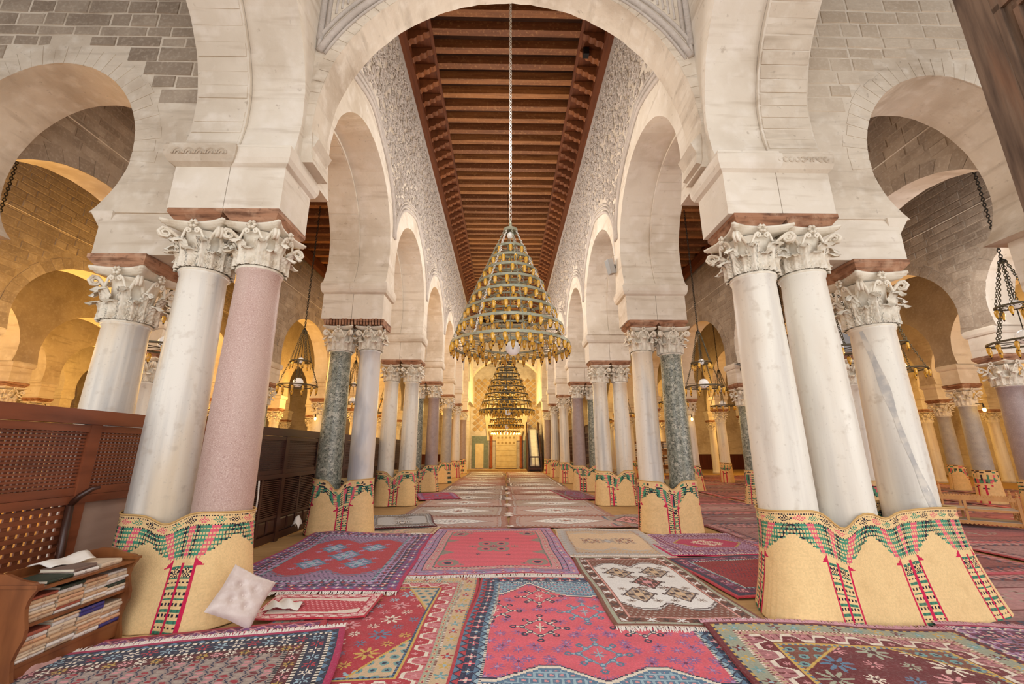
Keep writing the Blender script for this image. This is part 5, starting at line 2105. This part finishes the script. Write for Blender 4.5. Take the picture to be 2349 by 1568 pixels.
def chain(mb, p, q, ls=.045, r=.0045, wd=.013):
    p, q = Vector(p), Vector(q)
    d = q - p
    n = max(1, int(d.length / (ls * .74)))
    d.normalize()
    a = d.orthogonal().normalized()
    b = d.cross(a)
    for i in range(n):
        c = p + (q - p) * ((i + .5) / n)
        s = a if i % 2 else b
        pts = []
        for k in range(8):
            t = 2 * PI * k / 8
            pts.append(c + d * (ls * .5 * math.cos(t)) + s * (wd * math.sin(t)))
        mb.tube(pts, r, 4, closed=True)


RR = [.255, .345, .435, .535, .625, .725, .825, .925]
RZ = [4.71, 4.50, 4.29, 4.065, 3.84, 3.60, 3.345, 3.06]
RN = [8, 11, 14, 18, 21, 25, 29, 34]


def big_chandelier(x, y, dz, label, full=True, metal=None, hang=11.36, sc=1.0):
    metal = metal or BRONZE
    o = thing('chandelier', label, 'chandelier', (x, y, 0), 0, None)
    mb = MB()
    if full:
        chain(mb, (0, 0, 5.26 + dz), (0, 0, hang), .085, .008, .024)
    else:
        mb.tube([(0, 0, 5.26 + dz), (0, 0, hang)], .012, 5)
    mb.build('chain', WHITEC if full else metal, o, smooth=True)
    mb = MB()
    ring(mb, .11, 5.06 + dz, .05, .012, 32)
    mb.lathe([(.10, 5.10 + dz), (.085, 5.13 + dz), (.03, 5.15 + dz), (.022, 5.20 + dz), (.03, 5.22 + dz), (.012, 5.28 + dz)], 20)
    mb.build('cap', metal, o, smooth=False)
    mb = MB(); mb.tube([(0, 0, 5.1 + dz), (0, 0, RZ[-1] + dz)], .010, 6)
    mb.build('stem', metal, o)
    for i in range(8):
        R, z = RR[i], RZ[i] + dz
        mb = MB()
        ring(mb, R, z - .008, .042, .016, 72)
        ir = None
        if 2 <= i < 7:
            ir = R * (.55 if i > 3 else .5)
            ring(mb, ir, z, .022, .008, 40)
        elif i == 7:
            ir = R * .53
            ring(mb, ir, z, .034, .009, 48)
            for rr in (R * .65, R * .77, R * .89):
                ring(mb, rr, z + .006, .008, .004, 64)
        ns = 24 if i == 7 else 12
        for k in range(ns):
            a = 2 * PI * k / ns
            r0 = ir if ir else 0
            if ir or i < 2:
                mb.tube([(r0 * math.cos(a), r0 * math.sin(a), z + .010), (R * math.cos(a), R * math.sin(a), z + .010)], .006, 4)
        mb.build('ring', metal, o)
        pos = [(R, k, RN[i], 0) for k in range(RN[i])]
        if 3 <= i < 7:
            m = [0, 0, 0, 6, 8, 10, 12][i]
            pos += [(ir, k, m, .3) for k in range(m)]
        if i == 7:
            pos += [(R * .53, k, 18, .1) for k in range(18)] + [(R * .77, k, 24, .2) for k in range(24)]
        rest = MB()
        for (r, k, m, ph) in pos:
            a = 2 * PI * k / m + ph + i * .37
            loc = (r * math.cos(a), r * math.sin(a), z - .068)
            if full:
                link('lamp', LAMP, o, loc, (random.uniform(-.05, .05), random.uniform(-.05, .05), a), (.88, .88, .66))
            else:
                rest.lathe([(.016, .055), (.024, .04), (.023, 0), (.010, -.045), (.005, -.07)], 6, loc)
        if rest.v:
            q = rest.build('lamps', AMBER, o, smooth=True)
            q['kind'] = 'stuff'
    for k in range(8):
        a = 2 * PI * k / 8 + .2
        mb = MB()
        zs = [(.11, 5.07 + dz)] + [(RR[i], RZ[i] + .02 + dz) for i in range(8)]
        for (r0, z0), (r1, z1) in zip(zs[:-1], zs[1:]):
            p, q = (r0 * math.cos(a), r0 * math.sin(a), z0), (r1 * math.cos(a), r1 * math.sin(a), z1)
            if full:
                chain(mb, p, q, .05, .005, .014)
            else:
                mb.tube([p, q], .006, 4)
        mb.build('hanging_chain', WHITEC if full and k % 2 else metal, o, smooth=True)
    for (z, r) in ((RZ[-1] - .03 + dz, .115), (4.99 + dz, .055)):
        mb = MB()
        mb.lathe([(r * math.sin(t) + .001, -r * math.cos(t)) for t in np.linspace(0, PI, 14)], 22, (.04 if r > .1 else 0, -.08 if r > .1 else -.03, z), cap=False)
        mb.build('globe', GLOBE, o, smooth=True)
    return o


big_chandelier(0.08, 6.45, 0, 'great conical chandelier of eight rings with amber lamps, nearest in the nave')
DBR = mat('dark_bronze', (.36, .33, .25), .5, [(20, (.26, .23, .17), .5, .4, .7)], metal=.3)
big_chandelier(0.06, 14.4, -.30, 'second conical chandelier with dark rings and amber lamps, behind the nearest', False, DBR)
big_chandelier(0.06, 22.3, -.36, 'third conical chandelier down the nave, low behind the second', False, DBR)
o = big_chandelier(0.06, 27.6, -.42, 'farthest conical chandelier before the mihrab, its lowest lamps lit', False, DBR)
mb = MB()
for k in range(26):
    a = 2 * PI * k / 26
    mb.lathe([(.004, .05), (.026, .03), (.026, -.03), (.004, -.05)], 8, (.92 * math.cos(a), .92 * math.sin(a), RZ[-1] - .56))
q = mb.build('lit_bulbs', BULB, o, smooth=True); q['kind'] = 'stuff'


def small_chandelier_proto():
    o = thing('ring_lamp', '', 'lamp', (0, 0, 0))
    for (R, z, n, h) in ((.24, .62, 6, 1), (.45, .0, 12, 0)):
        mb = MB()
        ring(mb, R, z, .026, .020, 40)
        for k in range(4):
            a = k * PI / 4
            mb.tube([(-R * math.cos(a), -R * math.sin(a), z + .012), (R * math.cos(a), R * math.sin(a), z + .012)], .007, 4)
        mb.build('ring', DBR, o)
        for k in range(n):
            a = 2 * PI * k / n + .2
            link('lamp', LAMP, o, (R * math.cos(a), R * math.sin(a), z - .10), None, (.85, .85, .75))
        mb = MB()
        for k in range(6 if h else 4):
            a = 2 * PI * k / (6 if h else 4) + .3
            if h:
                chain(mb, (R * math.cos(a), R * math.sin(a), z + .02), (.04 * math.cos(a), .04 * math.sin(a), 1.45), .06, .006, .016)
            else:
                chain(mb, (R * math.cos(a), R * math.sin(a), z + .02), (.24 * math.cos(a), .24 * math.sin(a), .63), .06, .006, .016)
        mb.build('hanging_chain', DBR, o)
    mb = MB(); chain(mb, (0, 0, 1.45), (0, 0, 5.23 - .18 * 0), .075, .008, .020); mb.lathe([(.045, 1.42), (.05, 1.45), (.02, 1.49)], 12)
    mb.build('chain', DKMETAL, o)
    for (z, r) in ((.10, .12), (.66, .075)):
        mb = MB()
        mb.lathe([(r * math.sin(t) + .001, -r * math.cos(t)) for t in np.linspace(0, PI, 12)], 18, (0, 0, z), cap=False)
        mb.build('globe', GLOBE, o, smooth=True)
    mb = MB(); mb.tube([(0, 0, .15), (0, 0, 1.45)], .008, 5)
    mb.build('stem', DKMETAL, o)
    return o


proto = small_chandelier_proto()
spots = [(-5.15, 10.5, 'left aisle lamp seen between the pink and the green speckled columns'), (-5.3, 6.5, 'left aisle lamp behind the front left white columns'),
         (-5.2, 18.6, 'left aisle lamp farther back, below the one beside the green speckled column'),
         (-5.2, 14.5, 'left aisle lamp hanging behind the banded grey column'),
         (-9.2, 7.0, 'lamp at the far left edge above the screen'), (-9.1, 10.8, 'lamp of the second left aisle behind the front left columns'), (-9.1, 14.8, 'lamp of the second left aisle, deep behind the screen'),
         (5.02, 10.5, 'right aisle lamp left of the front right cream columns'), (5.2, 18.6, 'right aisle lamp farther back, below the one left of the cream columns'),
         (5.6, 14.0, 'right aisle lamp half hidden by the innermost cream column'), (5.3, 6.5, 'right aisle lamp behind the front right cream columns'),
         (8.55, 6.55, 'lamp with large rings cut by the right edge of the picture'), (8.8, 9.1, 'second lamp along the second right aisle, near the purple column'), (8.8, 12.6, 'third lamp along the second right aisle, above the wooden rack'),
         (8.8, 17.0, 'fourth lamp along the second right aisle'), (12.2, 14.5, 'lamp of the third right aisle'), (5.2, 22.6, 'last lamp down the first right aisle')]
for i, (x, y, lab) in enumerate(spots):
    if i == 0:
        o = proto
    else:
        o = proto.copy()
        COL.objects.link(o)
        for ch in list(proto.children):
            c = ch.copy()
            COL.objects.link(c)
            c.parent = o
    o.location = (x, y, 3.02 + (.18 if x > 8 else 0))
    o.rotation_euler = (0, 0, i * .4)
    tag(o, 'two-ring hanging lamp, ' + lab, 'lamp', 'two-ring lamps of the aisles', 'thing')

# bare lit bulbs on brackets
bm1 = MB(); bm1.lathe([(.004, .06), (.035, .04), (.045, .0), (.03, -.045), (.004, -.06)], 12); B_ME = bm1.mesh('bulb', BULB, True)
bm2 = MB(); bm2.lathe([(.02, .06), (.022, .12), (.006, .20)], 8); bm2.tube([(0, 0, .18), (0, .25, .22)], .010, 5); B_SO = bm2.mesh('bracket', DKMETAL)
lb = [(-11.0, 16.56, 'lit bulb on a far column, seen between the white and pink columns'), (-7.1, 12.54, 'lit bulb on the dark green column over the screen'), (-7.1, 16.56, 'lit bulb on a column just left of the green speckled column'),
      (7.1, 20.58, 'lit bulb seen past the second pair of right columns'), (7.1, 16.56, 'lit bulb on the column left of the green aisle column'), (7.1, 12.54, 'lit bulb on the green aisle column itself'),
      (10.45, 12.54, 'lit bulb just right of the outermost cream column'), (13.9, 16.56, 'lit bulb on a farther column over the wooden rack'), (13.9, 12.54, 'lit bulb on the grey column beside the wooden rack'), (17.3, 12.54, 'lit bulb on a far column beside the purple column at the right edge')]
for (x, y, lab) in lb:
    o = thing('wall_light', lab, 'light', (x, y - .44, 2.62), 0, 'bare lit bulbs of the aisles')
    link('bulb', B_ME, o)
    link('bracket', B_SO, o)

# ------------------------------------------------------------------ fans and loudspeakers
def fan(x, y, z, rz, label):
    o = thing('wall_fan', label, 'fan', (x, y, z), rz)
    mb = MB()
    for r in (.05, .11, .17, .20):
        mb.tube([(r * math.cos(t), -.06 - .03 * (1 - (r / .2) ** 2), r * math.sin(t)) for t in np.linspace(0, 2 * PI, 28, endpoint=False)], .004, 4, closed=True)
    for k in range(20):
        a = 2 * PI * k / 20
        mb.tube([(.04 * math.cos(a), -.095, .04 * math.sin(a)), (.13 * math.cos(a), -.08, .13 * math.sin(a)), (.205 * math.cos(a), -.03, .205 * math.sin(a))], .003, 3)
    q = mb.build('guard', DKMETAL, o)
    for k in range(3):
        a = 2 * PI * k / 3
        mb = MB()
        vs = [(.03 * math.cos(a - .3), -.05, .03 * math.sin(a - .3)), (.17 * math.cos(a - .35), -.06, .17 * math.sin(a - .35)), (.18 * math.cos(a + .35), -.03, .18 * math.sin(a + .35)), (.03 * math.cos(a + .5), -.03, .03 * math.sin(a + .5))]
        mb.add(vs + [(p[0], p[1] + .004, p[2]) for p in vs], [(0, 1, 2, 3), (7, 6, 5, 4), (0, 4, 5, 1), (1, 5, 6, 2), (2, 6, 7, 3), (3, 7, 4, 0)])
        mb.build('blade', GREYPA, o)
    mb = MB(); mb.lathe([(.05, 0), (.055, .08), (.04, .12)], 12)
    q = mb.build('motor', BLACKP, o); q.rotation_euler = (math.radians(-90), 0, 0)
    mb = MB(); mb.tube([(0, .08, 0), (0, .10, -.16), (0, .22, -.22)], .014, 6)
    mb.build('arm', GREYPA, o)
    return o


f = fan(6.95, 12.02, 3.84, .25, 'dark wall fan on the aisle pier above the right green column'); f.rotation_euler = (math.radians(-60), 0, .3)
f = fan(-10.72, 8.2, 3.10, -.6, 'dark fan hanging in the left aisle above the screen'); f.rotation_euler = (math.radians(-75), 0, -.5)


def speaker(x, y, z, rot, label, s=1.0, m=None):
    o = thing('loudspeaker', label, 'speaker', (x, y, z), 0)
    o.rotation_euler = rot
    mb = MB(); mb.box(-.11 * s, .11 * s, -.09 * s, .09 * s, -.26 * s, .26 * s)
    mb.build('case', m or GREYPA, o)
    mb = MB(); mb.box(-.098 * s, .098 * s, -.098 * s, -.088 * s, -.245 * s, .245 * s)
    mb.build('grille', mat('grille', (.60, .61, .62), .6), o)
    mb = MB(); mb.box(-.03, .03, .09 * s, .16, -.04, .04)
    mb.build('bracket', DKMETAL, o)
    return o


speaker(2.36, 8.75, 5.49, (math.radians(14), 0, math.radians(-70)), 'small grey loudspeaker high on the right nave wall', .66)
o = MB(); o.tube([(2.46, 8.72, 5.75), (2.465, 8.74, 6.6), (2.46, 8.70, 7.3)], .010, 5)
q = o.build('speaker_cable', WHITEC); tag(q, 'white cable running down to the loudspeaker on the right nave wall', 'cable', kind='thing')
speaker(6.86, 8.10, 3.66, (math.radians(8), 0, math.radians(-8)), 'white loudspeaker on the aisle pier between the cream columns', 1.05)
mb = MB(); mb.box(-.07, .07, -.07, .07, -.1, .1)
o = mb.build('spotlight_box', BLACKP); o.location = (1.95, 8.25, 10.95); tag(o, 'small black box lamp among the right roof corbels', 'lamp', kind='thing')

# ------------------------------------------------------------------ carved door leaf at the right edge
D = thing('door_leaf', 'tall carved wooden door leaf standing open at the top right edge', 'door', (2.37, 1.66, 0), math.atan2(-1.40, -.10))
DW, DH = 1.40, 5.2


def dbox(nm_, x0, x1, z0, z1, y0=-.03, y1=.03, m=OLDDOOR):
    mb = MB(); mb.box(x0, x1, y0, y1, z0, z1)
    return mb.build(nm_, m, D)


dbox('stile', 0, .13, 0.02, DH)
dbox('stile', DW - .13, DW, .02, DH)
dbox('stile', .60, .72, .02, DH)
zz = [.02, .9, 1.8, 2.7, 3.55, 4.4, DH - .12]
for z in zz:
    dbox('rail', .13, DW - .13, z, z + .12, -.028, .028)
for i in range(len(zz) - 1):
    for (a, b) in ((.13, .60), (.72, DW - .13)):
        z0, z1 = zz[i] + .12, zz[i + 1]
        dbox('panel', a, b, z0, z1, -.010, .010)
        mb = MB()
        for (e0, e1) in ((0, .03), (.07, .09)):
            for (p, q, r_, s_) in ((a + e0, a + e1, z0 + e0, z1 - e0), (b - e1, b - e0, z0 + e0, z1 - e0), (a + e0, b - e0, z0 + e0, z0 + e1), (a + e0, b - e0, z1 - e1, z1 - e0)):
                mb.box(p, q, -.028, -.008, r_, s_); mb.box(p, q, .008, .028, r_, s_)
        mb.build('panel_moulding', OLDDOOR, D)
        mb = MB()
        for k in range(90):
            u, v = random.uniform(a + .11, b - .11), random.uniform(z0 + .11, z1 - .11)
            l, wd = random.uniform(.02, .045), random.uniform(.008, .014)
            t = random.uniform(0, 2 * PI)
            for sg in (-1, 1):
                ex, ez = math.cos(t), math.sin(t)
                vs = [(u - ex * l, sg * .010, v - ez * l), (u - ez * wd, sg * .012, v + ex * wd), (u + ex * l, sg * .010, v + ez * l), (u + ez * wd, sg * .012, v - ex * wd), (u, sg * .026, v)]
                mb.add(vs, [(0, 1, 4), (1, 2, 4), (2, 3, 4), (3, 0, 4)])
        q = mb.build('carving', OLDDOOR, D); q['kind'] = 'stuff'

# ------------------------------------------------------------------ wooden racks and book cases on the right
def rack(x, y, rz, label, w=1.55, h=.62, d=.42, shelves=2, books=False, white=False):
    m = PINEW
    o = thing('book_rack', label, 'rack', (x, y, 0), rz)
    for sx_ in (-1, 1):
        for sy in (-1, 1):
            mb = MB()
            mb.lathe([(.012, 0), (.022, .03), (.016, .06), (.024, .08)], 8, (sx_ * w / 2, sy * d / 2, 0))
            mb.box(sx_ * w / 2 - .022, sx_ * w / 2 + .022, sy * d / 2 - .022, sy * d / 2 + .022, .08, h)
            mb.lathe([(.016, h), (.026, h + .03), (.014, h + .05), (.02, h + .07), (.004, h + .10)], 8, (sx_ * w / 2, sy * d / 2, 0))
            mb.build('leg', m, o)
    for sy in (-1, 1):
        mb = MB()
        mb.box(-w / 2, w / 2, sy * d / 2 - .015, sy * d / 2 + .015, h - .09, h - .04)
        n = int(w / .045)
        for i in range(n):
            xx = -w / 2 + (i + .5) * w / n
            mb.prism([(xx + .020 * math.cos(t), h - .04 + .024 * math.sin(t)) for t in np.linspace(0, PI, 6)], sy * d / 2 - .012, sy * d / 2 + .012, lambda p, q, t: (p, t, q))
        mb.build('top_rail', m, o)
        mb = MB(); mb.box(-w / 2, w / 2, sy * d / 2 - .012, sy * d / 2 + .012, .10, .15)
        n = int(w / .06)
        for i in range(n):
            xx = -w / 2 + (i + .5) * w / n
            mb.prism([(xx + .022 * math.cos(t), .10 - .02 * math.sin(t)) for t in np.linspace(0, PI, 6)], sy * d / 2 - .010, sy * d / 2 + .010, lambda p, q, t: (p, t, q))
        mb.build('bottom_rail', m, o)
        mb = MB(); mb.box(-w / 2, w / 2, sy * d / 2 - .012, sy * d / 2 + .012, .33, .37); mb.box(-.02, .02, sy * d / 2 - .012, sy * d / 2 + .012, .15, h - .09)
        mb.build('rail', m, o)
    for i in range(shelves):
        z = .14 + i * .22
        mb = MB(); mb.box(-w / 2, w / 2, -d / 2, d / 2, z, z + .015)
        mb.build('shelf', GREYPA if not white else m, o)
    for sx_ in (-1, 1):
        mb = MB()
        for i in range(7):
            for sg in (-1, 1):
                a = -d / 2 + i * d / 6
                b = min(d / 2, max(-d / 2, a + sg * .25))
                mb.tube([(sx_ * w / 2, a, .16), (sx_ * w / 2, b, .16 + abs(b - a) / .25 * (h - .26))], .006, 4)
        mb.build('end_lattice', m, o)
    return o


rack(9.35, 9.0, -.68, 'empty low pine rack with scalloped rails right of the cream columns', w=1.45, d=.5)
rack(10.9, 11.9, -.3, 'second pine rack behind the empty one, partly hidden by a cream column', w=1.2, d=.5)


def bookshelf(x, y, rz, label, cols=4, rowsn=3, w=1.0, h=.85, seed=0):
    o = thing('bookshelf', label, 'bookshelf', (x, y, 0), rz)
    r = random.Random(seed)
    for i in range(cols + 1):
        xx = -w / 2 + i * w / cols
        if i in (0, cols):
            mb = MB(); mb.box(xx - .02, xx + .02, -.16, .16, .03, h)
            mb.build('side_panel', PINEW, o)
    for i in range(rowsn + 1):
        z = .14 + i * (h - .14) / rowsn
        mb = MB(); mb.box(-w / 2, w / 2, -.16, .16, z - .02, z)
        mb.build('shelf', PINEW, o)
    mb = MB(); mb.box(-w / 2, w / 2, .145, .16, .12, h)
    mb.build('back_panel', PINEW, o)
    for sx_ in (-1, 1):
        mb = MB(); mb.lathe([(.03, 0), (.035, .04), (.02, .14)], 8, (sx_ * (w / 2 - .06), 0, 0))
        mb.build('foot', PINEW, o)
    k = 0
    for i in range(rowsn):
        z = .14 + i * (h - .14) / rowsn
        for j in range(cols):
            xx = -w / 2 + (j + .5) * w / cols
            hh = r.uniform(.10, (h - .14) / rowsn - .04)
            q = link('book', wb_me, None)
            c, s = math.cos(rz), math.sin(rz)
            q.location = (x + xx * c, y + xx * s, z)
            q.rotation_euler = (0, 0, rz + r.uniform(-.08, .08))
            q.scale = (w / cols * .8, .22, hh)
            tag(q, 'white books, %s from left, %s shelf up, %s' % (ORD[j], ORD[i], label.split(' with ')[0]), 'books', 'white books in the right aisle shelves', 'thing')
            k += 1
    return o


wb = MB()
for i in range(5):
    wb.mi = i % 2
    wb.box(-.5 + .03 * (i % 2), .5 - .02 * (i % 3), -.5, .5, i * .2 + .01, i * .2 + .19)
wb_me = wb.mesh('book', [WHITEP, CM['grey brown'] if False else mat('grey_cover', (.72, .74, .78), .6)])
fix_normals(wb_me)
bookshelf(11.15, 18.9, -.35, 'stand beside the green aisle column with pine frame and white books', 4, 3, 1.0, .95, 3)
bookshelf(10.1, 13.7, -.35, 'stand between the cream columns with pine frame and white books', 4, 3, 1.1, .85, 4)
bookshelf(9.0, 26.5, 0, 'tall bookcase far back at right with rows of books', 5, 4, 2.2, 2.0, 6)
for (x, y, lab) in ((9.5, 23.2, 'low pine cupboard far back beside the green aisle column'), (8.9, 22.2, 'pine cupboard far back left of the green aisle column')):
    o = thing('cupboard', lab, 'cupboard', (x, y, 0), 0)
    mb = MB(); mb.box(-.45, .45, -.22, .22, .08, 1.0); mb.build('body', PINEW, o)
    for s_ in (-1, 1):
        mb = MB(); mb.box(min(s_ * .01, s_ * .43), max(s_ * .01, s_ * .43), -.245, -.222, .12, .96); d_ = mb.build('door', PINEW, o)
        mb = MB(); mb.lathe([(.012, 0), (.018, .02), (.004, .03)], 8, (s_ * .06, -.26, .55)); mb.build('knob', DKMETAL, d_)
    mb = MB(); mb.box(-.48, .48, -.26, .24, 1.0, 1.04); mb.build('top', PINEW, o)
    for s_ in (-1, 1):
        mb = MB(); mb.box(s_ * .4 - .03, s_ * .4 + .03, -.2, .2, 0, .08); mb.build('foot', PINEW, o)

# dark carved screen (maqsura) far down on the right
o = thing('carved_screen', 'dark carved wooden screen with a cresting, far down on the right of the nave', 'screen', (4.2, 24.4, 0), 0)
for k in range(6):
    y0 = 20.8 + k * 1.6 - 24.4
    mb = MB(); mb.box(-.04, .04, y0, y0 + .10, 0, 2.55)
    mb.build('post', SCREEND, o)
    mb = MB(); mb.box(-.03, .03, y0 + .1, y0 + 1.6, 0, .12); mb.box(-.03, .03, y0 + .1, y0 + 1.6, 1.15, 1.27); mb.box(-.03, .03, y0 + .1, y0 + 1.6, 2.3, 2.4)
    mb.build('rail', SCREEND, o)
    mb = MB()
    for i in range(9):
        yy = y0 + .15 + i * .165
        mb.box(-.02, .02, yy, yy + .05, .12, 2.3)
    for i in range(10):
        z = .2 + i * .21
        mb.box(-.018, .018, y0 + .1, y0 + 1.6, z, z + .05)
    q = mb.build('carved_lattice', SCREEND, o); q['kind'] = 'stuff'
    mb = MB()
    for i in range(6):
        yy = y0 + .2 + i * .25
        mb.prism([(yy - .09, 2.4), (yy + .09, 2.4), (yy + .09, 2.58), (yy + .05, 2.68), (yy, 2.74), (yy - .05, 2.68), (yy - .09, 2.58)], -.02, .02, lambda p, q, t: (t, p, q))
    mb.build('cresting', SCREEND, o)

# ------------------------------------------------------------------ mihrab wall and pulpit at the end of the nave
MW = 34.5
mb = MB()
# recessed niche surround built out in front of the wall
mb.box(-3.4, -2.75, MW - 1.6, MW, 0, 11.2); mb.box(2.95, 3.4, MW - 1.6, MW, 0, 11.2)
mb.build('pier', PLASTER, wall_back)
arch = arch_wall('arch_before_mihrab', 'x', MW - 2.4, MW - 1.6, [(0.1, -3.4, 3.4, 2.85, 6.0, 2.4)], 5.2, 11.2, PLASTER, None, n=50)
mb = MB()
mb.prism([(.1 + 1.75 * math.cos(t), 4.3 + 1.9 * math.sin(t)) for t in np.linspace(-.3, PI + .3, 30)] + [(-1.4, 2.2), (1.6, 2.2)], MW - .10, MW - .02, lambda p, q, t: (p, t, q))
mb.build('niche_arch', MIHW, wall_back)
mb = MB()
mb.prism([(.1 + .82 * math.cos(t), 3.35 + .82 * math.sin(t)) for t in np.linspace(0, PI, 20)] + [(-.72, 0.12), (.92, .12)], MW - .16, MW - .11, lambda p, q, t: (p, t, q))
mb.build('niche', MIHW, wall_back)
mb = MB()
mb.prism([(.1 + .78 * math.cos(t), 3.15 + .62 * math.sin(t)) for t in np.linspace(0, PI, 16)], MW - .19, MW - .165, lambda p, q, t: (p, t, q))
mb.build('half_dome', mat('painted_dome', (.34, .30, .17), .5, [(8, (.55, .47, .24), .5, .45, .7)]), wall_back)
for i in range(5):
    for j in range(7):
        mb = MB(); mb.box(-.66 + i * .31, -.66 + i * .31 + .28, MW - .185, MW - .165, .25 + j * .40, .25 + j * .40 + .36)
        mb.build('panel', MIHW, wall_back)
        if j > 3:
            mb = MB()
            cx, cz = -.66 + i * .31 + .14, .25 + j * .40 + .18
            mb.prism([(cx + (.11 if k % 2 else .06) * math.cos(k * PI / 6), cz + (.13 if k % 2 else .07) * math.sin(k * PI / 6)) for k in range(12)], MW - .195, MW - .186, lambda p, q, t: (p, t, q))
            mb.build('carved_rosette', CARVE, wall_back)
for sx_ in (-1.08, 1.28):
    mb = MB(); mb.lathe([(.13, .12), (.14, .2), (.115, .3), (.11, 2.5), (.14, 2.55)], 14, (sx_, MW - .24, 0)); mb.build('colonnette', ORANGEM, wall_back, smooth=True)
    mb = MB(); mb.lathe([(.11, 2.55), (.13, 2.65), (.20, 2.85), (.21, 2.95)], 12, (sx_, MW - .24, 0)); mb.build('colonnette_capital', MIHW, wall_back, smooth=True)
for (a, b) in ((-2.6, -1.32), (1.55, 2.1)):
    mb = MB(); mb.box(a, b, MW - .06, MW - .02, .12, 2.55); mb.build('wall_slab', GREENM, wall_back)
mb = MB(); mb.box(-2.33, -1.68, MW - .09, MW - .055, .12, 1.98); mb.build('wall_slab', MIHW, wall_back)
for i in range(-5, 6):
    for j in range(9):
        for h_ in (0, 1):
            x = .1 + (i + .5 * h_) * .50
            z = 3.1 + (j + .5 * h_) * .46
            if abs(x - .1) < 1.75 and z < 5.6 and ((x - .1) / 1.8) ** 2 + ((z - 4.2) / 1.95) ** 2 < 1.1 or (abs(x - .1) < 1.6 and z < 4.4) or abs(x) > 2.65:
                continue
            mb = MB()
            mb.prism([(x - .20, z), (x, z - .19), (x + .20, z), (x, z + .19)], MW - .045, MW - .015, lambda p, q, t: (p, t, q))
            mb.build('tile', TILE, wall_back)
mb = MB(); mb.box(-2.7, 1.6, MW - 3.2, MW - 1.65, .0, .10)
o = mb.build('straw_platform', STRAW); tag(o, 'raised golden straw matting in front of the mihrab', 'mat', kind='thing')
PU = thing('pulpit', 'dark wooden stepped pulpit with a white cloth over its stairs, right of the mihrab', 'pulpit', (2.15, 31.3, .0), 0)
n = 10
for i in range(n):
    mb = MB(); mb.box(-.42, .42, i * .26, n * .26, .05 + i * .27, .05 + (i + 1) * .27 - .004)
    mb.build('step', SCREEND, PU)
for s_ in (-1, 1):
    mb = MB()
    x0, x1 = (s_ * .42, s_ * .50)
    mb.prism([(-.1, 0), (2.7, 0), (2.7, 3.6), (2.4, 3.6), (-.1, .95)], min(x0, x1), max(x0, x1), lambda p, q, t: (t, p, q))
    mb.build('side_panel', SCREEND, PU)
vs = []
for i in range(25):
    t = i / 24
    for j in range(5):
        u = -1 + j / 2
        vs.append((.34 * u, -.05 + t * 2.5 - .02, .36 + t * 2.70 + .03 * math.sin(t * 60)))
mb = MB(); mb.add(vs, [(i * 5 + j, i * 5 + j + 1, (i + 1) * 5 + j + 1, (i + 1) * 5 + j) for i in range(24) for j in range(4)])
q = mb.build('stair_cloth', WHITEC, PU, smooth=True, fix=False)
md = q.modifiers.new('thickness', 'SOLIDIFY'); md.thickness = .02
for s_ in (-1, 1):
    mb = MB(); mb.box(s_ * .46 - .04, s_ * .46 + .04, -.2, -.1, 0, 1.25); mb.lathe([(.02, 1.25), (.05, 1.30), (.01, 1.38)], 8, (s_ * .46, -.15, 0))
    mb.build('newel', SCREEND, PU)
mb = MB(); mb.box(-.42, .42, -.18, -.12, .15, .25); mb.box(-.42, .42, -.18, -.12, .95, 1.05); mb.box(-.02, .02, -.18, -.12, .25, .95)
mb.build('gate', SCREEND, PU)
